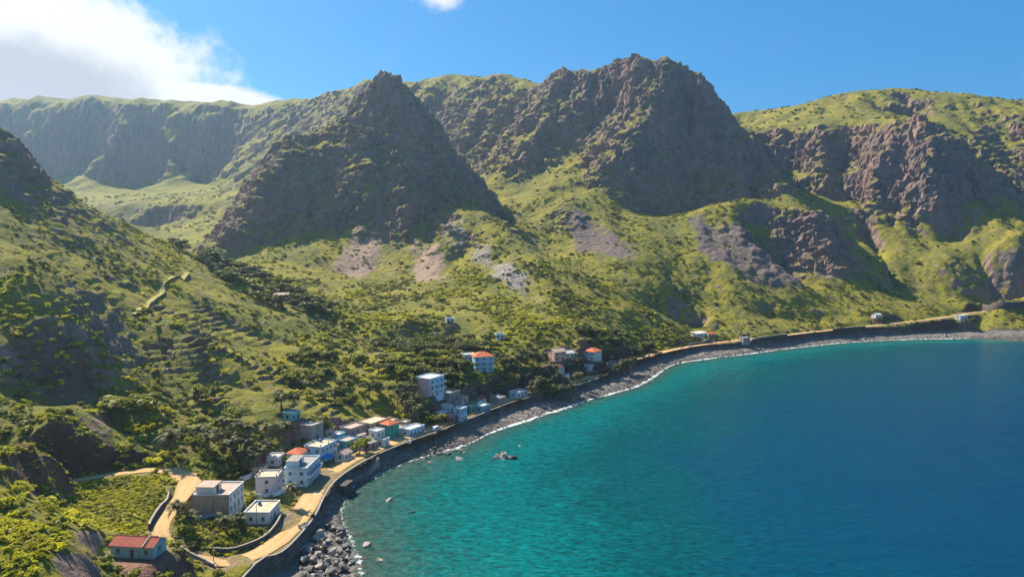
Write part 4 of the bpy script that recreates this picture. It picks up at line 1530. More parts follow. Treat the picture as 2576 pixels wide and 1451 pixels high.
W_WHITE, W_LILAC, W_CREAM, W_BLUE, W_GREY, W_TAN = (0.66, 0.65, 0.63), (0.56, 0.53, 0.58), (0.62, 0.54, 0.40), (0.36, 0.55, 0.66), (0.30, 0.27, 0.27), (0.40, 0.31, 0.23)
W_GREEN, W_PINK, W_CORAL, W_MAROON, W_TEAL, W_LBLUE = (0.07, 0.34, 0.27), (0.60, 0.42, 0.38), (0.66, 0.40, 0.32), (0.33, 0.13, 0.11), (0.20, 0.40, 0.42), (0.48, 0.62, 0.72)
R_CREAM, R_ORANGE, R_RED, R_GREY, R_PINK, R_WHITE = (0.60, 0.50, 0.34), (0.66, 0.17, 0.07), (0.38, 0.095, 0.065), (0.33, 0.31, 0.29), (0.52, 0.38, 0.31), (0.66, 0.63, 0.58)
HOUSES = [
    ('cottage', 'long red sheet roofed cottage at the bottom left beside the dirt road', 405, 1612, 12.5, 6.2, 1, W_TEAL, 'gable', R_RED, dict(face=-97, wins=(3, 1), extras=('gable_wall',), fh=3.0)),
    ('stepped_house', 'brown plastered two storey house with stepped flat roofs by the road fork', 640, 1478, 13, 12, 2, W_WHITE, 'flat', R_PINK, dict(wins=(4, 0), side_wall=W_TAN, extras=('room',), left_wins=0)),
    ('bungalow', 'low white bungalow with a broad cream flat roof nearest the palm garden', 765, 1508, 11, 8.5, 1, W_WHITE, 'flat', R_CREAM, dict(wins=(3, 2), extras=('tank',), fh=3.2)),
    ('town_house', 'white two storey house with cream roof left of the big pale blue house', 785, 1432, 8, 8, 2, W_LILAC, 'flat', R_CREAM, dict(wins=(2, 1), door='blue', extras=('columns',))),
    ('row_house', 'largest white house with long pale blue seaward front and two end windows', 882, 1398, 16, 9, 2, W_LBLUE, 'flat', R_GREY, dict(wins=(5, 2), balcony=True, side_wall=None, door='blue', fh=3.1, extras=('tank', 'room'))),
    ('back_house', 'small house with a bright orange roof behind the largest white house', 868, 1340, 7.5, 6.5, 1, W_WHITE, 'hip', R_ORANGE, dict(wins=(2, 1), fh=3.4)),
    ('lilac_hut', 'little lilac hut among palms behind the village', 803, 1352, 6, 5, 1, W_LILAC, 'flat', R_WHITE, dict(wins=(2, 1))),
    ('corner_house', 'cream roofed house with pale blue seaward end beside the blue awning', 935, 1335, 12, 8.5, 2, W_BLUE, 'flat', R_CREAM, dict(wins=(4, 2), extras=('columns', 'tank'), door='blue')),
    ('block_house', 'windowless grey concrete block house standing above the street under a tree', 908, 1280, 8, 7, 2, W_GREY, 'flat', R_GREY, dict(wins=(1, 0), left_wins=0)),
    ('blue_house', 'small bright blue house with tan flat roof in mid village', 1012, 1303, 8, 6, 1, (0.12, 0.42, 0.55), 'flat', R_PINK, dict(wins=(2, 1), fh=3.2)),
    ('porch_house', 'tiny white gabled house close to the road in mid village', 1001, 1336, 5.5, 5, 1, W_WHITE, 'gable', R_PINK, dict(wins=(2, 1), fh=2.6)),
    ('beige_house', 'low beige roofed house right of the small bright blue house', 1060, 1304, 10, 6.5, 1, W_CREAM, 'flat', R_CREAM, dict(wins=(3, 1), extras=('tank',))),
    ('long_house', 'long grey brown two storey house with a thin cream roof', 1088, 1264, 12, 8, 2, W_TAN, 'flat', R_CREAM, dict(wins=(4, 2), door='blue', parapet=0.2)),
    ('pink_roof_house', 'low house with pinkish flat roof left of the long grey brown house', 1028, 1262, 10.5, 7, 1, W_GREY, 'flat', R_PINK, dict(wins=(3, 1))),
    ('green_house', 'tall green house with an orange red top beside the coast road', 1134, 1272, 7, 6.5, 2, W_GREEN, 'hip', R_ORANGE, dict(wins=(2, 1), extras=('band',), door='green', fh=3.1)),
    ('narrow_house', 'narrow white two storey house in front of the long grey brown house', 1098, 1293, 5.5, 5, 2, W_WHITE, 'flat', R_WHITE, dict(wins=(2, 1), door='blue')),
    ('small_house', 'small beige house right of the green house', 1162, 1264, 5.5, 5.5, 1, W_CREAM, 'flat', R_GREY, dict(wins=(2, 1))),
    ('low_house', 'low house with blue painted front and white roof at the village end', 1202, 1264, 11, 6, 1, W_LBLUE, 'flat', R_WHITE, dict(wins=(4, 1), extras=('band',), door='blue')),
    ('apartment_house', 'three storey pale grey house with stacked balconies on the slope', 1252, 1150, 11.5, 9, 3, W_LBLUE, 'flat', R_WHITE, dict(wins=(3, 2), balcony=True, side_wall=W_PINK)),
    ('stone_ruin', 'roofless looking grey stone building right of the three storey grey house', 1308, 1163, 9, 7, 1, W_GREY, 'flat', R_GREY, dict(wins=(2, 1), parapet=0.9)),
    ('white_hut', 'small white and pale blue hut above the maroon house', 1299, 1200, 6, 5, 1, W_WHITE, 'shed', R_WHITE, dict(wins=(2, 1), detail=False)),
    ('maroon_house', 'pink roofed house with maroon front at the road edge', 1310, 1228, 7.5, 6, 1, W_MAROON, 'flat', R_PINK, dict(wins=(2, 1), detail=False)),
    ('tall_blue_house', 'narrow pale blue two storey house right of the maroon house', 1341, 1224, 5.5, 5, 2, W_BLUE, 'flat', R_WHITE, dict(wins=(2, 1), detail=False, door='blue')),
    ('green_front_house', 'house with pink roof and green front by the road bend', 1370, 1196, 9.5, 7, 1, W_GREEN, 'flat', R_PINK, dict(wins=(3, 1), detail=False, door='green', fh=3.3)),
    ('cobalt_house', 'little blue house right of the green fronted house', 1405, 1197, 6, 5, 1, (0.16, 0.34, 0.50), 'flat', R_WHITE, dict(wins=(2, 1), detail=False)),
    ('villa', 'three storey sky blue villa with orange roof among trees', 1404, 1080, 11, 9, 3, W_BLUE, 'hip', R_ORANGE, dict(wins=(3, 2), balcony=True, face=-72, door='blue')),
    ('villa_annex', 'white annex beside the three storey sky blue villa', 1364, 1062, 7, 6, 2, W_WHITE, 'flat', R_WHITE, dict(wins=(2, 1), face=-72, detail=False)),
    ('wayside_house', 'white flat roofed house with a red edged roof above the road', 1510, 1155, 9, 6, 1, W_LBLUE, 'flat', R_PINK, dict(wins=(3, 1), detail=False)),
    ('shed', 'grey sheet roofed shed behind the road left of the red edged house', 1452, 1172, 6.5, 5, 1, W_GREY, 'shed', R_GREY, dict(wins=(1, 0), detail=False)),
    ('coral_house', 'tall coral pink gabled house among the palms', 1622, 1050, 8.5, 7.5, 2, W_CORAL, 'gable', R_PINK, dict(wins=(2, 1), face=-60, detail=False)),
    ('coral_annex', 'white roofed low annex right of the coral pink house', 1653, 1042, 7, 6, 1, W_CREAM, 'gable', R_WHITE, dict(wins=(2, 1), face=-60, detail=False)),
    ('red_hut', 'tiny red roofed hut below the coral pink house', 1628, 1080, 5, 4.5, 1, W_WHITE, 'gable', R_RED, dict(wins=(1, 1), detail=False)),
    ('green_hut', 'small white and green hut beside the road below the palms', 1644, 1106, 5, 4.5, 1, W_LBLUE, 'flat', W_GREEN, dict(wins=(1, 1), detail=False, door='green')),
    ('white_house', 'two storey white house with an orange roof room near the far palms', 1726, 1050, 10, 8, 2, W_WHITE, 'hip', R_ORANGE, dict(wins=(3, 2), detail=False)),
    ('pale_house', 'pale blue grey house in front of the white house with orange roof', 1752, 1073, 7.5, 6, 1, W_LBLUE, 'flat', R_WHITE, dict(wins=(2, 1), detail=False)),
    ('grey_house', 'grey house at the right end of the far house cluster', 1787, 1069, 8, 6, 1, W_GREY, 'flat', R_GREY, dict(wins=(3, 1), detail=False)),
    ('lilac_house', 'small lilac house left of the pale blue grey house', 1712, 1079, 6, 5, 1, W_LILAC, 'flat', R_WHITE, dict(wins=(2, 1), detail=False)),
    ('boat_house', 'long white roofed building behind the far curve of the beach', 2036, 980, 12, 6, 1, W_WHITE, 'shed', R_WHITE, dict(wins=(3, 1), detail=False)),
    ('orange_hut', 'orange roofed hut touching the long white roofed building', 2067, 981, 7, 5.5, 1, W_CREAM, 'gable', R_ORANGE, dict(wins=(2, 1), detail=False)),
    ('shore_hut', 'lone grey hut above the far shore wall', 2169, 994, 6.5, 5, 1, W_GREY, 'flat', R_WHITE, dict(wins=(2, 1), detail=False)),
    ('hill_hut', 'tiny white hut on the slope above the far right beach', 2553, 926, 7, 5, 1, W_WHITE, 'gable', R_WHITE, dict(wins=(2, 1), detail=False)),
    ('point_house', 'low white building near the far right point', 2799, 929, 12, 5.5, 1, W_WHITE, 'flat', R_WHITE, dict(wins=(3, 1), detail=False)),
    ('valley_house', 'tiny white house alone in the upper valley greenery', 1311, 941, 5, 4, 1, W_LBLUE, 'flat', R_WHITE, dict(wins=(2, 1), detail=False, face=-80)),
    ('valley_hut', 'small white hut in the valley above the sky blue villa', 1456, 987, 5, 4, 1, W_LBLUE, 'flat', R_WHITE, dict(wins=(2, 1), detail=False, face=-80)),
    ('hillside_house', 'pale roofed house among dark trees at the valley mouth', 820, 872, 9, 6, 1, W_PINK, 'shed', R_PINK, dict(wins=(2, 1), detail=False, face=-85)),
    ('lean_to', 'small tan roofed lean to squeezed left of the small bright blue house', 975, 1312, 5, 4.5, 1, W_CREAM, 'shed', R_PINK, dict(wins=(2, 1), detail=False)),
    ('tin_shack', 'tin roofed shack between the beige house and the narrow white house', 1078, 1308, 4.5, 4, 1, W_GREY, 'shed', R_GREY, dict(wins=(1, 1), detail=False)),
    ('garage', 'little white garage left of the green house', 1116, 1298, 4.5, 4, 1, W_WHITE, 'flat', R_WHITE, dict(wins=(1, 1), detail=False, door='blue')),
    ('store_hut', 'flat roofed grey store behind the small beige house', 1178, 1247, 5, 4.5, 1, W_GREY, 'flat', R_CREAM, dict(wins=(1, 1), detail=False)),
    ('yard_hut', 'little cream hut behind the cream roofed corner house', 955, 1292, 5, 4.5, 1, W_CREAM, 'flat', R_CREAM, dict(wins=(1, 1), detail=False)),
    ('rose_hut', 'rose pink hut behind the house with green front', 1345, 1178, 5.5, 4.5, 1, W_PINK, 'shed', R_PINK, dict(wins=(1, 1), detail=False)),
    ('cream_hut', 'small cream roofed hut right of the grey block house', 948, 1274, 5.5, 5, 1, W_GREY, 'flat', R_CREAM, dict(wins=(1, 1), detail=False)),
    ('sky_hut', 'tiny sky blue hut behind the small bright blue house', 985, 1286, 5, 4.5, 1, W_BLUE, 'flat', R_WHITE, dict(wins=(1, 1), detail=False)),
    ('tan_hut', 'tan hut wedged behind the low beige roofed house', 1045, 1285, 5, 4.5, 1, W_TAN, 'shed', R_PINK, dict(wins=(1, 1), detail=False)),
    ('stone_hut', 'grey stone hut above the green house', 1140, 1243, 5.5, 5, 1, W_GREY, 'flat', R_CREAM, dict(wins=(1, 1), detail=False)),
    ('white_shack', 'white shack left of the pink roofed maroon house', 1284, 1219, 5, 4.5, 1, W_WHITE, 'shed', R_WHITE, dict(wins=(1, 1), detail=False)),
    ('grey_shack', 'grey shack between the stone ruin and the house with green front', 1325, 1186, 5.5, 4.5, 1, W_GREY, 'flat', R_GREY, dict(wins=(1, 1), detail=False)),
    ('tile_hut', 'red tiled hut above the little blue house', 1398, 1178, 5, 4.5, 1, W_WHITE, 'gable', R_RED, dict(wins=(1, 1), detail=False)),
    ('brick_hut', 'brownish hut among palms behind the white two storey house', 758, 1385, 5, 4.5, 1, W_TAN, 'flat', R_PINK, dict(wins=(1, 1), detail=False)),
    ('teal_hut', 'teal hut half hidden in trees behind the block house', 850, 1222, 6, 5, 1, W_TEAL, 'flat', W_TEAL, dict(wins=(2, 1), detail=False)),
]
HPOS = {}


def place_houses():
    for hdef in HOUSES:
        u, v, w_, d_ = hdef[2], hdef[3], hdef[4], hdef[5]
        p = hit(u, v, True)
        HPOS[(u, v)] = (p[0], p[1], float(p[2]))
        PADS.append((p[0], p[1], 0.52 * math.hypot(w_, d_), float(p[2]) - 0.05))


def build_houses():
    for (nm, lab, u, v, w_, d_, fl, wl, rf, rc, kw) in HOUSES:
        house(nm, lab, u, v, w_, d_, fl, wl, rf, rc, **kw)
# ------------------------------------------------------------------ plants
def leaf_cloud(rng, n, size, lobes, flat=0.75):
    """leaf-clump faces spread through several lobes; returns verts, quads"""
    V, F = [], []
    vol = np.array([l[3] ** 2 for l in lobes])
    pick = rng.choice(len(lobes), n, p=vol / vol.sum())
    for k in pick:
        cx, cy, cz, r = lobes[k]
        d = rng.randn(3)
        d /= np.linalg.norm(d)
        if d[2] < -0.25:
            d[2] *= -0.6
        rr = r * (0.62 + 0.42 * rng.rand() ** 0.6)
        p = np.array([cx, cy, cz]) + d * rr * np.array([1, 1, flat])
        nn = d + 0.7 * rng.randn(3)
        nn[2] += 0.35
        nn /= np.linalg.norm(nn)
        a = np.cross(nn, rng.randn(3))
        a /= np.linalg.norm(a) + 1e-6
        b = np.cross(nn, a)
        s = size * (0.6 + 0.8 * rng.rand())
        i = len(V)
        V += [p - a * s * .5, p + b * s * .42 - nn * s * .12, p + a * s * .55, p - b * s * .40 - nn * s * .12]
        F.append((i, i + 1, i + 2, i + 3))
    return np.array(V), np.array(F)


def bush_mesh(seed, n=230, size=0.31):
    rng = np.random.RandomState(seed)
    lobes = [(0, 0, 0.34, 0.50)]
    for k in range(7):
        a = rng.rand() * 6.28
        r = 0.3 + 0.6 * rng.rand()
        lobes.append((r * math.cos(a), r * math.sin(a), 0.15 + 0.55 * rng.rand(), 0.18 + 0.26 * rng.rand()))
    V, F = leaf_cloud(rng, n, size, lobes)
    V[:, 2] = np.maximum(V[:, 2], -0.1)
    return mesh_np('shrub', V, F)


def crown_mesh(seed, n=650, size=0.30):
    rng = np.random.RandomState(seed)
    lobes = [(0, 0, 0.72, 0.33)]
    for k in range(9):
        a = rng.rand() * 6.28
        r = 0.30 + 0.34 * rng.rand()
        lobes.append((r * math.cos(a), r * math.sin(a), 0.52 + 0.34 * rng.rand(), 0.16 + 0.17 * rng.rand()))
    V, F = leaf_cloud(rng, n, size * 0.55, lobes, 0.7)
    return mesh_np('crown', V, F), lobes


def trunk_mesh(seed, lobes):
    rng = np.random.RandomState(seed)
    mb = MB()
    top = (0.04 * rng.randn(), 0.04 * rng.randn(), 0.42)
    mb.tube([(0, 0, -0.06), (0.01, 0, 0.2), top], [0.05, 0.036, 0.03], 6)
    for l in lobes[1:7]:
        mid = (0.5 * (top[0] + l[0]), 0.5 * (top[1] + l[1]), 0.5 * (top[2] + l[2]) - 0.02)
        mb.tube([top, mid, l[:3]], [0.024, 0.016, 0.007], 4)
    return mb.mesh('trunk', True)


def frond_mesh(seed):
    """one arching palm leaf along +x: rib and paired leaflets"""
    rng = np.random.RandomState(seed)
    mb = MB()
    pts = []
    n = 9
    for k in range(n + 1):
        t = k / n
        pts.append(Vector((t * 0.92, 0, 0.30 * t * (1 - t) * 2.2 - 0.34 * t ** 2.4)))
    mb.tube(pts, [0.018 - 0.0016 * k for k in range(n + 1)], 3, False)
    for k in range(1, n + 1):
        t = k / n
        L = 0.24 * math.sin(math.pi * min(1, 0.15 + 0.85 * t) ** 0.8) + 0.07
        for s in (-1, 1):
            p = pts[k]
            q = p + Vector((0.55 * L, s * L, -0.42 * L + 0.03 * rng.randn()))
            p2 = pts[k - 1] + Vector((0.02, 0, 0))
            mb.quad(tuple(p2), tuple(p), tuple(q))
            m_ = p.lerp(pts[k - 1], 0.5)
            mb.quad(tuple(pts[k - 1]), tuple(m_), tuple(q - Vector((0.06, 0, 0.05 * L))))
    return mb.mesh('frond')


def line_of_sight(x, y, z):
    ok = np.ones(len(x), bool)
    for t in np.linspace(0.5, 0.985, 26):
        hx = height(x * t, y * t, False)
        zz = CAM_H + (z - CAM_H) * t
        ok &= ~(hx > zz + 0.6)
    return ok


def gn_instances(o, srcs, prefix):
    src = bpy.data.collections.new(prefix + '_shapes')
    for i, (me, m) in enumerate(srcs):
        so = bpy.data.objects.new(f'{prefix}_{i:02d}', me)
        if not me.materials:
            me.materials.append(m)
        src.objects.link(so)
    ng = bpy.data.node_groups.new(prefix + '_scatter', 'GeometryNodeTree')
    ng.interface.new_socket('Geometry', in_out='INPUT', socket_type='NodeSocketGeometry')
    ng.interface.new_socket('Geometry', in_out='OUTPUT', socket_type='NodeSocketGeometry')
    N = ng.nodes
    gi, go = N.new('NodeGroupInput'), N.new('NodeGroupOutput')
    ci = N.new('GeometryNodeCollectionInfo')
    ci.inputs['Collection'].default_value = src
    ci.inputs['Separate Children'].default_value = True
    ci.inputs['Reset Children'].default_value = True
    ip = N.new('GeometryNodeInstanceOnPoints')
    ip.inputs['Pick Instance'].default_value = True

    def attr(nm, ty):
        a = N.new('GeometryNodeInputNamedAttribute')
        a.data_type = ty
        a.inputs['Name'].default_value = nm
        return a.outputs[0]
    lk = ng.links.new
    lk(gi.outputs[0], ip.inputs['Points'])
    lk(ci.outputs[0], ip.inputs['Instance'])
    lk(attr('pick', 'INT'), ip.inputs['Instance Index'])
    lk(attr('turn', 'FLOAT_VECTOR'), ip.inputs['Rotation'])
    lk(attr('size', 'FLOAT_VECTOR'), ip.inputs['Scale'])
    lk(ip.outputs[0], go.inputs[0])
    md = o.modifiers.new('scatter', 'NODES')
    md.node_group = ng


def stuff(name, pts, size, turn, pick, srcs, label, cat):
    me = bpy.data.meshes.new(name)
    me.vertices.add(len(pts))
    me.vertices.foreach_set('co', np.asarray(pts, np.float32).ravel())
    for nm, ty, arr, key in (('size', 'FLOAT_VECTOR', size, 'vector'), ('turn', 'FLOAT_VECTOR', turn, 'vector'), ('pick', 'INT', pick, 'value')):
        a = me.attributes.new(nm, ty, 'POINT')
        a.data.foreach_set(key, np.asarray(arr, np.int32 if ty == 'INT' else np.float32).ravel())
    o = obj(name, me)
    tag(o, label, cat, kind='stuff')
    gn_instances(o, srcs, name)
    return o


FIELD = np.array([S(u, v, 15)[:2] for u, v in [(60, 1240), (250, 1205), (400, 1200), (425, 1235), (400, 1290), (370, 1330), (250, 1345), (40, 1330), (-60, 1290)]])
GARDEN = np.array([S(u, v, 9)[:2] for u, v in [(430, 1300), (480, 1280), (560, 1300), (690, 1310), (690, 1335), (620, 1375), (540, 1388), (440, 1360)]])
NEARHILL = np.array([[-200, 75], [-62, 75], [-74, 118], [-95, 138], [-130, 150], [-200, 150]])
VILLAGE = np.array([S(u, v, 9)[:2] for u, v in [(500, 1200), (640, 1160), (800, 1080), (960, 1050), (1100, 1010), (1180, 1010), (1150, 1065), (1000, 1105), (880, 1160), (800, 1215), (740, 1310), (690, 1310), (560, 1280)]])


def clear_of_built(x, y, margin=1.0):
    ok = np.ones(len(x), bool)
    for rd, w_ in ((ROAD_MAIN, 3.3), (ROAD_UP, 2.7)):
        d, _ = seg_dist(x, y, rd)
        ok &= d > w_ + margin
    for (px, py, pr, pz) in PADS:
        ok &= np.hypot(x - px, y - py) > pr * 0.92 + margin * 0.6
    return ok


def hides_house(x, y):
    for h_ in HOUSES:
        hx, hy, _ = HPOS[(h_[2], h_[3])]
        hr = 0.5 * math.hypot(h_[4], h_[5])
        if math.hypot(x - hx, y - hy) < hr + 2.5 or (abs(x * hy / y - hx) < hr and 0 < hy - y < 20):
            return True
    return False


def vegetation():
    rng = np.random.RandomState(11)
    dark = leafmat('dark_foliage', (0.075, 0.084, 0.022), (0.15, 0.152, 0.032), 0.30)
    mid = leafmat('olive_foliage', (0.16, 0.175, 0.032), (0.29, 0.285, 0.042), 0.38)
    yel = leafmat('yellow_green_foliage', (0.38, 0.37, 0.032), (0.54, 0.49, 0.040), 0.42)
    M['palm_leaf'] = leafmat('palm_leaf', (0.09, 0.095, 0.030), (0.17, 0.155, 0.055), 0.25)
    M['bark'] = simple('bark', (0.15, 0.115, 0.085), 0.95, 0.3, 2.0)
    M['palm_bark'] = simple('palm_bark', (0.20, 0.165, 0.13), 0.95, 0.3, 2.0)
    kinds = []
    for i in range(3):
        kinds.append((bush_mesh(20 + i), dark))
    for i in range(3):
        kinds.append((bush_mesh(30 + i), mid))
    for i in range(3):
        kinds.append((bush_mesh(40 + i), yel))
    # candidate points: area-weighted over distance bands
    X, Y, SZ, KD = [], [], [], []

    def sow(n, y0, y1, azm, fn):
        yy = np.sqrt(rng.rand(n) * (y1 ** 2 - y0 ** 2) + y0 ** 2)
        aa = (rng.rand(n) * 2 - 1) * azm
        x, y = yy * np.sin(aa), yy * np.cos(aa)
        keep_, sz, kd = fn(x, y, yy)
        X.append(x[keep_])
        Y.append(y[keep_])
        SZ.append(sz[keep_])
        KD.append(kd[keep_])

    def slope_at(x, y):
        return samp(SLOPE, x, y)

    def patch(x, y):
        return fbm(x / 38, y / 38, 3, 101)

    def kindmix(x, y, bias):
        q = rng.rand(len(x)) * 0.8 + 0.75 * fbm(x / 45, y / 45, 3, 111) + bias + 0.1
        return np.where(q < 0.22, 0, np.where(q < 0.70, 1, 2))

    def hill(x, y, r):
        s = slope_at(x, y)
        dens = sstep(patch(x, y), -0.45, 0.45) * 0.95 + 0.06
        valley = sstep(samp(BASE, x, y), 75, 30)
        terr = in_poly(x, y, TERR)
        dens = np.where(terr, dens * 0.28, dens) * (1 - 0.3 * sstep(-x, 40, 120))
        k = (rng.rand(len(x)) < dens) & (s < 1.15) & (samp(BASE, x, y) > 6)
        k &= ~in_poly(x, y, FIELD) & ~in_poly(x, y, GARDEN)
        sz = 0.5 + 1.5 * rng.rand(len(x)) ** 2.2 + 0.9 * valley * (rng.rand(len(x)) < 0.3)
        return k, sz, kindmix(x, y, 0.12)

    def foothill(x, y, r):
        s = slope_at(x, y)
        dens = sstep(patch(x, y), -0.3, 0.6) * 0.85 + 0.12
        k = (rng.rand(len(x)) < dens) & (s < 1.0)
        sz = 0.7 + 1.7 * rng.rand(len(x)) ** 2.4
        return k, sz, kindmix(x, y, 0.0)

    def farslope(x, y, r):
        s = slope_at(x, y)
        k = (rng.rand(len(x)) < sstep(patch(x, y), -0.3, 0.7)) & (s < 0.95)
        sz = 1.2 + 2.2 * rng.rand(len(x)) ** 2
        return k, sz, kindmix(x, y, 0.0)

    sow(27000, 180, 400, 0.66, hill)
    sow(26000, 400, 620, 0.60, hill)
    sow(26000, 560, 860, 0.64, foothill)
    sow(14000, 800, 1500, 0.64, farslope)

    def inside(n, poly, s0, s1, bias, dens=1.0):
        lo, hi = poly.min(0), poly.max(0)
        x, y = lo[0] + rng.rand(n) * (hi[0] - lo[0]), lo[1] + rng.rand(n) * (hi[1] - lo[1])
        k = in_poly(x, y, poly) & (rng.rand(n) < dens)
        x, y = x[k], y[k]
        X.append(x)
        Y.append(y)
        SZ.append(s0 + (s1 - s0) * rng.rand(len(x)) ** 1.5)
        KD.append(kindmix(x, y, bias))
    inside(3600, FIELD, 0.3, 0.9, 0.42)
    inside(900, GARDEN, 0.4, 1.2, 0.35)
    inside(20000, NEARHILL, 0.35, 0.95, 0.95)
    inside(2600, VILLAGE, 0.4, 1.4, 0.1, 0.6)
    x, y, sz, kd = [np.concatenate(q) for q in (X, Y, SZ, KD)]
    ok = clear_of_built(x, y, 0.4) & ~in_poly(x, y, POLY_LANDLINE)
    for poly, ci in SCREE[:5]:
        ok &= ~(in_poly(x, y, np.array([P(*q)[:2] for q in poly])) & (rng.rand(len(x)) < 0.75))
    dp_, _ = near_dist(x, y, LAND_C)
    ok &= dp_ > 3.0
    x, y, sz, kd = x[ok], y[ok], sz[ok], kd[ok]
    z = height(x, y) - 0.08 * sz
    n = len(x)
    pick = kd * 3 + rng.randint(0, 3, n)
    rot = np.stack([0.15 * rng.randn(n), 0.15 * rng.randn(n), rng.rand(n) * 6.28], 1)
    sc3 = np.stack([sz * (0.85 + .4 * rng.rand(n)), sz * (0.85 + .4 * rng.rand(n)), sz * (0.7 + .5 * rng.rand(n))], 1)
    # the three hundred that show largest stand as plants of their own
    app = sz / np.hypot(x, y)
    u = x / y
    app[(np.abs(u) > 0.68) | ((CAM_H - z) / y > 0.47)] = 0
    order = np.argsort(-app)[:900]
    vis = line_of_sight(x[order], y[order], z[order] + sz[order] * 0.6)
    top = order[vis][:300]
    solo = np.zeros(n, bool)
    solo[top] = True
    col_w = ['dark green', 'olive green', 'yellow green']
    for i in top:
        o = bpy.data.objects.new('shrub', kinds[pick[i]][0])
        if not kinds[pick[i]][0].materials:
            kinds[pick[i]][0].materials.append(kinds[pick[i]][1])
        COL.objects.link(o)
        o.location = (x[i], y[i], z[i])
        o.rotation_euler = rot[i]
        o.scale = sc3[i]
        px, py = x[i:i + 1], y[i:i + 1]
        if in_poly(px, py, NEARHILL)[0] or y[i] < 150:
            where = 'on the near grassy rise in the bottom left corner'
            g = 'shrubs on the near rise'
        elif in_poly(px, py, FIELD)[0]:
            where = 'in the field inside the bend of the branch road'
            g = 'shrubs in the field'
        elif in_poly(px, py, GARDEN)[0]:
            where = 'in the palm garden below the stepped house'
            g = 'shrubs in the palm garden'
        elif y[i] < 330 and x[i] < -60 and z[i] > 24:
            where = 'on the lower left hillside'
            g = 'shrubs on the left hillside'
        elif z[i] > 60:
            where = 'high on the left hillside'
            g = 'shrubs on the left hillside'
        elif y[i] < 330:
            hd = [(math.hypot(HPOS[(h_[2], h_[3])][0] - x[i], HPOS[(h_[2], h_[3])][1] - y[i]), h_[0]) for h_ in HOUSES]
            dd_, nm_ = min(hd)
            where = ('close to the ' + nm_.replace('_', ' ')) if dd_ < 16 else ('on the slope above the ' + nm_.replace('_', ' ')) if dd_ < 40 else 'on the slope behind the village'
            g = 'shrubs behind the village'
        else:
            where = 'on the valley floor beyond the village'
            g = 'shrubs on the valley floor'
        tag(o, f'{col_w[kd[i]]} leafy shrub {where}', 'shrub', g)
    r = ~solo
    stuff('ground_cover_shrubs', np.stack([x, y, z], 1)[r], sc3[r], rot[r], pick[r], kinds, 'countless low shrubs covering the hillsides and the valley', 'shrubs')
    print('shrubs', n)

    # ---- broadleaf trees
    protos = []
    for i in range(4):
        me, lobes = crown_mesh(60 + i)
        protos.append((me, trunk_mesh(70 + i, lobes)))
    cm = [dark, mid]
    cms = []
    for i, (me, tr) in enumerate(protos):
        for m_ in (dark, mid):
            c = me.copy()
            c.materials.append(m_)
            cms.append((c, tr))

    def spot(p, lo_u, hi_u, what):
        uu = 1288 + FD * p[0] / p[1]
        t_ = (uu - lo_u) / max(hi_u - lo_u, 1)
        return what + ('' if lo_u is None else (', left end' if t_ < .25 else ', left half' if t_ < .5 else ', right half' if t_ < .75 else ', right end'))

    def tree(p, hgt, wide, k, label, group, name='tree'):
        r_ = empty(name, tuple(p), rng.rand() * 6.28)
        tag(r_, label, 'tree', group)
        c = obj('crown', cms[k % 8][0], None, r_)
        t_ = obj('trunk', cms[k % 8][1], M['bark'], r_)
        for q in (c, t_):
            q.scale = (wide, wide, hgt)
        return r_

    def place(u, v):
        p = hit(u * .8636, v * .8636)
        p[2] = height(p[:1], p[1:2])[0]
        return p
    for (u, v, hgt, wd_, k, lab) in [
        (332, 1225, 9, 15, 1, 'broad round tree on the slope above the hillside road'),
        (425, 1190, 6, 9, 3, 'smaller tree right of the broad round tree on the slope'),
        (930, 1262, 8.5, 11, 1, 'spreading tree arching over the grey block house'),
        (1048, 1322, 6, 6, 5, 'small bushy tree beside the tiny gabled house'),
        (820, 1190, 7, 9, 0, 'dark tree behind the teal hut'),
        (1075, 1160, 8, 8, 0, 'dark pointed tree on the terraced slope above the village'),
        (1255, 1235, 5, 9, 7, 'light green tree at the end of the village by the road'),
        (1470, 1100, 6, 9, 0, 'dark tree right of the sky blue villa'),
        (1350, 1085, 7, 9, 2, 'dark tree left of the sky blue villa'),
        (600, 1175, 7, 9, 3, 'olive tree on the slope behind the palms'),
        (690, 1230, 6.5, 9, 1, 'olive tree behind the palm grove'),
        (820, 1395, 4, 4, 3, 'small garden tree by the largest white house'),
        (2455, 960, 6, 8, 0, 'dark tree above the far beach')]:
        tree(place(u, v), hgt, wd_, k, lab, 'trees round the village')
    # woods at the valley mouth and the dark thicket on the valley floor
    def wood(poly, n, h0, h1, label, group, kk):
        pw = np.array([P(*q)[:2] for q in poly])
        lo, hi = pw.min(0), pw.max(0)
        us = [q[0] for q in poly]
        cnt = 0
        while cnt < n:
            q = lo + rng.rand(2) * (hi - lo)
            if not in_poly(q[:1], q[1:], pw)[0] or not clear_of_built(q[:1], q[1:], 1.5)[0] or hides_house(q[0], q[1]):
                continue
            z_ = height(q[:1], q[1:])[0]
            hh = h0 + (h1 - h0) * rng.rand()
            tree((q[0], q[1], z_ - 0.2), hh, hh * (1.0 + 0.5 * rng.rand()), kk[rng.randint(len(kk))], spot(q, min(us), max(us), ('tall ' if hh > .5 * (h0 + h1) else 'low ') + label), group)
            cnt += 1
    wood([(430, 640, 540), (560, 662, 570), (760, 740, 520), (900, 790, 485), (820, 830, 455), (640, 770, 450), (500, 690, 480)], 85, 4.5, 8.0, 'dark tree in the wood at the mouth of the side valley', 'trees at the valley mouth', (0, 2, 4, 6, 1))
    wood([(940, 850, 424), (1040, 815, 455), (1180, 815, 462), (1260, 850, 445), (1180, 880, 425), (1020, 878, 408)], 46, 4, 6.5, 'dark tree in the thicket on the valley floor', 'trees of the dark thicket', (0, 2, 4, 6))
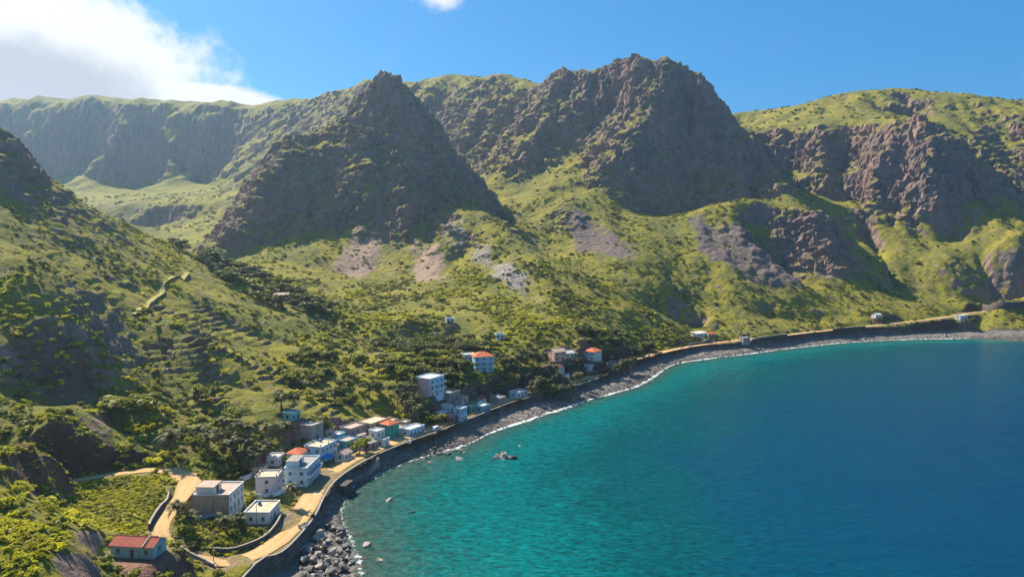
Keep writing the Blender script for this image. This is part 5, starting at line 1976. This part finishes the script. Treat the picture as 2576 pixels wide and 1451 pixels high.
    wood([(960, 920, 385), (1100, 900, 400), (1350, 930, 410), (1420, 960, 405), (1240, 990, 372), (1050, 1020, 335)], 50, 3.5, 6.5, 'olive tree on the slope between the three storey houses', 'trees above the coast road', (0, 1, 3, 2, 5))
    wood([(760, 860, 400), (900, 870, 400), (960, 940, 370), (880, 1000, 330), (760, 1000, 325), (700, 930, 350)], 36, 3.0, 5.0, 'olive tree scattered on the slope above the village', 'trees above the village', (1, 3, 5, 0))
    wood([(1450, 850, 490), (1640, 840, 540), (1680, 860, 530), (1560, 890, 480), (1440, 900, 450)], 30, 3.5, 6, 'dark tree on the slope behind the far houses', 'trees behind the far houses', (0, 2, 1, 4))

    # ---- palms
    fr = [frond_mesh(80), frond_mesh(81), frond_mesh(82)]
    for f in fr:
        f.materials.append(M['palm_leaf'])
    crowns = []
    for k in range(3):
        rg = np.random.RandomState(90 + k)
        Vs, Fs, off = [], [], 0
        for j in range(22):
            me = fr[j % 3]
            co = np.empty(len(me.vertices) * 3, np.float32)
            me.vertices.foreach_get('co', co)
            co = co.reshape(-1, 3)
            ti = R(-48 + 100 * rg.rand())
            az_ = j * 2.39996 + 0.3 * rg.randn()
            c_, s_ = math.cos(ti), math.sin(ti)
            v_ = np.stack([co[:, 0] * c_ - co[:, 2] * s_, co[:, 1], co[:, 0] * s_ + co[:, 2] * c_], 1) * (0.8 + 0.3 * rg.rand())
            c_, s_ = math.cos(az_), math.sin(az_)
            v_ = np.stack([v_[:, 0] * c_ - v_[:, 1] * s_, v_[:, 0] * s_ + v_[:, 1] * c_, v_[:, 2]], 1)
            Vs.append(v_)
            Fs += [[q + off for q in p.vertices] for p in me.polygons]
            off += len(v_)
        me = bpy.data.meshes.new('crown')
        me.from_pydata(np.concatenate(Vs).tolist(), [], Fs)
        me.materials.append(M['palm_leaf'])
        crowns.append(me)
    trunks = {}

    def trunk(bx, by):
        k = (bx, by)
        if k not in trunks:
            mb = MB()
            pts = [(bx * t * t, by * t * t, t - (0.04 if t == 0 else 0)) for t in np.linspace(0, 1, 8)]
            mb.tube(pts, [0.034, 0.026, 0.024, 0.022, 0.021, 0.020, 0.020, 0.024], 7)
            me = mb.mesh('trunk', True)
            me.materials.append(M['palm_bark'])
            trunks[k] = me
        return trunks[k]

    def palm(p, hgt, spread, label, group, near=False):
        r_ = empty('palm_tree', tuple(p), rng.rand() * 6.28)
        tag(r_, label, 'palm', group)
        bx, by = [(0.08, 0), (0.16, 0.05), (-0.05, 0.1)][rng.randint(3)]
        t_ = obj('trunk', trunk(bx, by), None, r_)
        t_.scale = (hgt, hgt, hgt)
        if near:
            for j in range(24):
                f = obj('frond', fr[j % 3], None, r_)
                f.location = (bx * hgt, by * hgt, hgt)
                f.rotation_euler = (0, R(46 - 100 * rng.rand()), j * 2.39996 + 0.3 * rng.randn())
                f.scale = (spread * (0.85 + .3 * rng.rand()),) * 3
        else:
            c = obj('crown', crowns[rng.randint(3)], None, r_)
            c.location = (bx * hgt, by * hgt, hgt)
            c.scale = (spread,) * 3

    near_palms = [(493, 1338, 7.5, 5.2, 'big dark palm with wide fronds on the slope above the road yard'),
                  (842, 1478, 6.5, 3.2, 'palm standing by the coast road in front of the white two storey house'),
                  (515, 1520, 4.2, 3.4, 'palm at the left end of the garden below the stepped house'),
                  (560, 1548, 4.0, 3.2, 'palm in the left middle of the garden below the stepped house'),
                  (655, 1555, 4.5, 3.4, 'palm in the middle of the garden behind the low stone wall'),
                  (705, 1545, 3.8, 3.0, 'palm in the garden nearest the low white bungalow')]
    for (u, v, hgt, sp_, lab) in near_palms:
        palm(place(u, v), hgt, sp_, lab, 'palms by the near houses', True)
    for (u, v) in [(668, 1352), (700, 1330), (730, 1345), (762, 1352), (712, 1372), (742, 1378), (690, 1300), (640, 1310), (770, 1325), (655, 1285), (725, 1300), (610, 1335), (590, 1300), (780, 1290), (830, 1300)]:
        palm(place(u, v), 5.5 + 2.5 * rng.rand(), 3.2 + 0.8 * rng.rand(), 'palm in the dense grove behind the stepped house', 'palms of the grove behind the village')

    def grove(poly, n, label, group):
        pw = np.array([P(*q)[:2] for q in poly])
        lo, hi = pw.min(0), pw.max(0)
        cnt = 0
        while cnt < n:
            q = lo + rng.rand(2) * (hi - lo)
            if not in_poly(q[:1], q[1:], pw)[0] or not clear_of_built(q[:1], q[1:], 0.8)[0] or (hides_house(q[0], q[1]) and rng.rand() < .85):
                continue
            z_ = height(q[:1], q[1:])[0]
            hh = 5.5 + 4 * rng.rand()
            us = [q_[0] for q_ in poly]
            palm((q[0], q[1], z_), hh, 2.8 + 1.0 * rng.rand(), spot(q, min(us), max(us), ('tall ' if hh > 7.5 else 'short ') + label), group)
            cnt += 1
    grove([(1240, 930, 412), (1400, 905, 430), (1480, 900, 450), (1440, 960, 405), (1330, 985, 388)], 62, 'palm in the grove beside the sky blue villa', 'palms of the large grove')
    grove([(990, 1000, 345), (1090, 985, 360), (1150, 1000, 360), (1130, 1040, 340), (1020, 1060, 322)], 20, 'palm on the slope below the three storey grey house', 'palms below the three storey grey house')
    grove([(1480, 890, 455), (1560, 880, 478), (1600, 885, 480), (1540, 915, 455)], 12, 'palm among the far houses', 'palms among the far houses')


# ------------------------------------------------------------------ rocks
def rock_mesh(seed, sub=2):
    import bmesh
    bm = bmesh.new()
    bmesh.ops.create_icosphere(bm, subdivisions=sub, radius=1.0)
    rng = np.random.RandomState(seed)
    planes = [(lambda d: d / np.linalg.norm(d))(rng.randn(3)) for _ in range(12)]
    cut = 0.42 + 0.45 * rng.rand(12)
    for v in bm.verts:
        p = np.array(v.co)
        for d, c in zip(planes, cut):
            k = p @ d
            if k > c:
                p = p - d * (k - c)
        nz_ = perlin3(np.array([p[0] * 1.7]), np.array([p[1] * 1.7]), np.array([p[2] * 1.7]), seed)[0]
        n2_ = perlin3(np.array([p[0] * 4.3]), np.array([p[1] * 4.3]), np.array([p[2] * 4.3]), seed + 3)[0]
        p = p * (1 + 0.34 * nz_ + (0.20 if sub > 2 else 0.08) * n2_)
        v.co = p
    me = bpy.data.meshes.new('boulder')
    bm.to_mesh(me)
    bm.free()
    return me


def rocks():
    rng = np.random.RandomState(5)
    rm = simple('basalt_boulder', (0.17, 0.15, 0.135), 0.9, 0.45, 0.9, 0.12, 2.2, 0.15, rnd=0.45)
    tan = simple('tan_boulder', (0.34, 0.25, 0.17), 0.9, 0.35, 0.9, 0.12, 2.2, 0.15)
    pale = simple('pale_wave_washed_rock', (0.33, 0.285, 0.24), 0.85, 0.45, 0.6, 0.12, 2.0, 0.2)
    blk = simple('wet_black_rock', (0.045, 0.042, 0.045), 0.5, 0.4, 0.8, 0.12, 2.0, 0.35)
    ms = [rock_mesh(100 + i) for i in range(6)]
    ms3 = [rock_mesh(120 + i, 3) for i in range(6)]
    for q in ms:
        q.materials.append(rm)

    def boulder(x, y, z, s, label, group, m=None, name='boulder', big=False, flat=0.75):
        me = (ms3 if big else ms)[rng.randint(6)]
        if m is not None:
            me = me.copy()
            me.materials.clear()
            me.materials.append(m)
        o = obj(name, me)
        o.location = (x, y, z)
        o.rotation_euler = (0.3 * rng.randn(), 0.3 * rng.randn(), rng.rand() * 6.28)
        o.scale = (s * (0.8 + .45 * rng.rand()), s * (0.8 + .45 * rng.rand()), s * flat * (0.8 + .4 * rng.rand()))
        tag(o, label, 'rock', group)
        return o

    def pos(u, v, z=0.0):
        return S(u * .8636, v * .8636, z)
    # heap at the foot of the sea wall, bottom of the picture
    pile = np.array([pos(*q)[:2] for q in [(872, 1600), (895, 1555), (935, 1532), (985, 1540), (1020, 1585), (1030, 1640), (1032, 1720), (845, 1720), (868, 1650)]])
    lo, hi = pile.min(0), pile.max(0)
    n = 0
    while n < 150:
        q = lo + rng.rand(2) * (hi - lo)
        if not in_poly(q[:1], q[1:], pile)[0]:
            continue
        s = 0.45 + 1.7 * rng.rand() ** 2.4
        z_ = max(height(q[:1], q[1:])[0], -0.2)
        mm = (lambda r_: None if r_ < .55 else blk if r_ < .8 else pale)(rng.rand())
        dw_, _ = seg_dist(q[:1], q[1:], LAND_C)
        lab = f"{'large' if s > 1.0 else 'small'} {'grey' if mm is None else 'black' if mm is blk else 'pale'} boulder in the heap, {'close under the sea wall' if dw_[0] < 9 else 'on its seaward side' if dw_[0] > 18 else 'in the middle of the heap'}"
        boulder(q[0], q[1], z_ + 0.25 * s + 0.5 * rng.rand(), s, lab, 'boulders heaped under the sea wall', mm)
        n += 1
    p = pos(945, 1592, 1.2)
    boulder(p[0], p[1], 1.2, 3.4, 'largest dark boulder in the heap under the sea wall', None, blk, 'great_boulder', True, 0.65)
    p = pos(930, 1560, 1.2)
    boulder(p[0], p[1], 1.3, 2.5, 'pale boulder just behind the largest dark one', None, pale, 'great_boulder', True, 0.7)
    p = pos(890, 1572, 1.2)
    boulder(p[0], p[1], 1.3, 1.6, 'tan boulder against the wall left of the largest dark one', None, tan, 'great_boulder', True, 0.9)
    # rocks standing in the water
    for (u, v, s, m, fl, lab, nm) in [
        (1464, 1332, 3.0, pale, 0.8, 'pale sea rock standing alone in the turquoise water', 'sea_rock'),
        (1494, 1334, 2.4, blk, 0.55, 'black rock touching the right side of the pale sea rock', 'sea_rock'),
        (1445, 1334, 2.0, blk, 0.5, 'small dark rock at the left foot of the pale sea rock', 'sea_rock'),
        (1132, 1456, 1.7, pale, 0.35, 'flat pale rock awash off the near beach', 'sea_rock'),
        (1514, 1298, 1.4, pale, 0.3, 'low pale rock beyond the sea rock standing alone', 'sea_rock'),
        (1252, 1348, 1.2, pale, 0.4, 'small pale rock near the waterline below the village end', 'sea_rock'),
        (1340, 1337, 2.2, pale, 0.3, 'long low rock at the edge of the boulder point', 'sea_rock'),
        (1066, 1586, 1.8, pale, 0.35, 'pale flat rock in the shallows right of the boulder heap', 'sea_rock'),
        (1104, 1628, 1.6, tan, 0.3, 'tan rock under the shallow water at the bottom', 'sea_rock'),
        (1196, 1491, 1.5, tan, 0.22, 'reddish rock under the water off the near beach', 'sea_rock')]:
        p = pos(u, v)
        boulder(p[0], p[1], 0.12 if fl > 0.3 else -0.2, s, lab, None, m, nm, True, fl)
    for k in range(46):      # boulder point below the village end
        c = [(1268, 1310), (1290, 1318), (1345, 1310), (1325, 1300), (1240, 1325)][k % 5]
        p = pos(c[0] + 14 * rng.randn(), c[1] + 7 * rng.randn())
        z_ = max(height(p[:1], p[1:2])[0], -0.3)
        s = 0.5 + 1.2 * rng.rand() ** 2
        boulder(p[0], p[1], z_ + .2 * s, s, 'dark boulder on the rocky point below the village end', 'boulders on the rocky point', blk if rng.rand() < .35 else None)
    for k in range(60):      # rocky shore further on
        t = rng.rand()
        u = 1860 + 1080 * t
        v = np.interp(u, [1600, 1760, 1900, 2100, 2300, 2600, 2983], [1155, 1110, 1060, 1022, 1003, 988, 980]) - 2 - 9 * rng.rand()
        p = pos(u, v)
        z_ = max(height(p[:1], p[1:2])[0], -0.2)
        s = 0.8 + 1.6 * rng.rand() ** 2
        boulder(p[0], p[1], z_ + .2 * s, s, 'boulder strewn along the far rocky shore', 'boulders along the far shore')
    # shingle
    n = 16000
    t = rng.rand(n) * (len(SHORE_C) - 1)
    i = t.astype(int)
    sp_ = SHORE_C[i] + (SHORE_C[i + 1] - SHORE_C[i]) * (t - i)[:, None]
    q = sp_ + rng.randn(n, 2) * 5.0
    x, y = q[:, 0], q[:, 1]
    sea_, wet, dl = coast(x, y)
    ok = sea_ & (wet < 2.0) & (dl > 0.9) & ((y > 222) | (rng.rand(n) < 0.25)) & (y < 720) & (np.hypot(x, y) > 100)
    x, y = x[ok], y[ok]
    z = height(x, y, False)
    sz = 0.12 + 0.42 * rng.rand(len(x)) ** 2.5
    sz = sz * np.clip(y / 260, 0.8, 1.7)
    m = len(x)
    stuff('shingle', np.stack([x, y, z + 0.1 * sz], 1), np.stack([sz, sz * (.7 + .5 * rng.rand(m)), sz * .7], 1), rng.rand(m, 3) * 6.28, rng.randint(0, 6, m), [(q_, rm) for q_ in ms],
          'grey beach stones between the sea wall and the water', 'stones')
    print('stones', m)


# ------------------------------------------------------------------ small things in the village
def road_frame(u, v):
    p = S(u * .8636, v * .8636, 5.25)
    dd = np.hypot(ROAD_MAIN[:, 0] - p[0], ROAD_MAIN[:, 1] - p[1])
    k = min(max(int(np.argmin(dd)), 1), len(ROAD_MAIN) - 2)
    t = ROAD_MAIN[k + 1] - ROAD_MAIN[k - 1]
    return p, math.atan2(t[1], t[0])


def small_things():
    # parked van
    p, a = road_frame(1272, 1253)
    r = empty('van', (p[0], p[1], 5.28), a)
    tag(r, 'white van parked on the coast road past the village end', 'van')
    wh = simple('white_car_paint', (0.62, 0.63, 0.64), 0.35, 0.06, spec=0.5)
    tyre = simple('tyre_rubber', (0.02, 0.02, 0.02), 0.8, 0.1)
    b = MB()
    prof = [(-2.2, .35), (-2.25, 1.0), (-2.15, 1.85), (-1.9, 2.0), (0.7, 2.0), (1.35, 1.25), (2.1, 1.05), (2.25, .75), (2.2, .35)]
    for sy in (-1, 1):
        q = [(x, sy * .85, z) for x, z in prof]
        b.quad(*(q if sy < 0 else q[::-1]))
    for i in range(len(prof)):
        (x0, z0), (x1, z1) = prof[i], prof[(i + 1) % len(prof)]
        b.quad((x0, -.85, z0), (x0, .85, z0), (x1, .85, z1), (x1, -.85, z1))
    b.build('body', wh, r)
    MB().quad((.74, -.72, 1.93), (1.30, -.72, 1.29), (1.30, .72, 1.29), (.74, .72, 1.93)).build('windscreen', M['glass'], r).location = (.03, 0, .03)
    for sy in (-1, 1):
        MB().box(-1.9, .55, sy * .87 - .012, sy * .87 + .012, 1.3, 1.8).build('side_window', M['glass'], r)
        MB().box(2.15, 2.24, sy * .6 - .14, sy * .6 + .14, .78, .98).build('headlight', M['frame'], r)
        for x in (-1.4, 1.4):
            w_ = MB().tube([(x, sy * .72, .34), (x, sy * .92, .34)], .34, 14).build('wheel', tyre, r)
            MB().tube([(x, sy * .92, .34), (x, sy * .94, .34)], .19, 10).build('rim', M['metal'], w_)
    # blue awning by the cream roofed house
    p, a = road_frame(950, 1350)
    z0 = height(p[:1], p[1:2])[0]
    r = empty('awning', (p[0], p[1], z0), a + 0.2)
    tag(r, 'bright blue tarpaulin awning on posts beside the largest white house', 'awning')
    tp = simple('blue_tarpaulin', (0.02, 0.16, 0.46), 0.5, 0.2, 0.8)
    mb = MB()
    n = 8
    for i in range(n):
        for j in range(n):
            def q(i_, j_):
                u_, v_ = i_ / n - .5, j_ / n - .5
                return (u_ * 5.2, v_ * 4.4, 2.9 - 1.2 * (abs(v_) ** 1.4) * 1.6 - .25 * math.sin(u_ * 9) * .4)
            mb.quad(q(i, j), q(i + 1, j), q(i + 1, j + 1), q(i, j + 1))
    mb.build('canopy', tp, r)
    for sx in (-1, 1):
        for sy in (-1, 1):
            MB().tube([(sx * 2.5, sy * 2.1, -.3), (sx * 2.5, sy * 2.1, 2.25)], .05, 6).build('post', M['wood'], r)
        MB().tube([(sx * 2.5, 0, -.3), (sx * 2.5, 0, 2.85)], .05, 6).build('post', M['wood'], r)
    # boats drawn up on the beach
    for (u, v, da, col, lab) in [(1208, 1297, .3, (0.62, 0.62, 0.60), 'white fishing boat drawn up on the beach below the sea wall'),
                                 (1190, 1311, .8, (0.45, 0.50, 0.56), 'pale blue fishing boat lying left of the white one on the beach')]:
        p = S(u * .8636, v * .8636, 1.5)
        z0 = height(p[:1], p[1:2])[0]
        _, a = road_frame(u, v)
        r = empty('rowing_boat', (p[0], p[1], z0 + .1), a + da)
        tag(r, lab, 'boat', 'boats on the beach')
        hm = simple('boat_paint', col, 0.5, 0.15)
        secs = []
        for k in range(9):
            t = k / 8
            x = -2.6 + 5.4 * t
            hw = .85 * math.sin(math.pi * min(1, .22 + .78 * (1 - t) ** .75)) ** .8 if t < 1 else .02
            hw = max(.03, .88 * (1 - max(0, t - .35) ** 2 * 2.3))
            sh = .75 + .35 * max(0, t - .5) ** 2 * 4
            secs.append([(x, -hw, sh), (x, -hw * .75, .25), (x, 0, .0), (x, hw * .75, .25), (x, hw, sh)])
        mb = MB()
        for k in range(8):
            for j in range(4):
                mb.quad(secs[k][j], secs[k + 1][j], secs[k + 1][j + 1], secs[k][j + 1])
        mb.quad(*secs[0][::-1])
        mb.build('hull', hm, r)
        for x in (-1.4, 0.0, 1.2):
            MB().box(x - .13, x + .13, -.68, .68, .52, .57).build('thwart', M['wood'], r)
        for s in (0, 4):
            MB().tube([secs[k][s] for k in range(9)], .04, 5).build('gunwale', M['blue_paint'], r)
    # poles
    for (u, v, hgt, lab, arm) in [(1030, 1340, 8, 'utility pole by the road at the tiny gabled house', True), (1175, 1278, 8, 'utility pole by the road at the low blue fronted house', True), (1430, 1190, 8, 'utility pole by the road right of the little blue house', True), (748, 1530, 8, 'utility pole in front of the low white bungalow', True), (622, 1640, 8.5, 'thin utility pole at the garden wall by the coast road', True), (1826, 1047, 9, 'pale leaning pole right of the far house cluster', False),
                                  (905, 1420, 8, 'utility pole at the corner of the largest white house', True)]:
        q = hit(u * .8636, v * .8636)
        r = empty('utility_pole', (q[0], q[1], height(q[:1], q[1:2])[0]), .7)
        tag(r, lab, 'pole')
        MB().tube([(0, 0, -.5), (0, 0, hgt * .5), (0.02 if arm else -1.4, 0, hgt)], [.13, .11, .08], 7).build('mast', M['coping'], r)
        if arm:
            MB().box(-.8, .8, -.05, .05, hgt - .7, hgt - .58).build('crossarm', M['wood'], r)
            for x in (-.7, 0.25, .7):
                MB().tube([(x, 0, hgt - .58), (x, 0, hgt - .40)], .05, 6).build('insulator', M['frame'], r)
        else:
            MB().box(-1.55, -1.2, -.12, .12, hgt - .1, hgt + .05).build('lamp_head', M['metal'], r)
common_mats()
place_houses()
terrain()
sea()
build_roads()
build_walls()
build_houses()
rocks()
vegetation()
small_things()
haze()
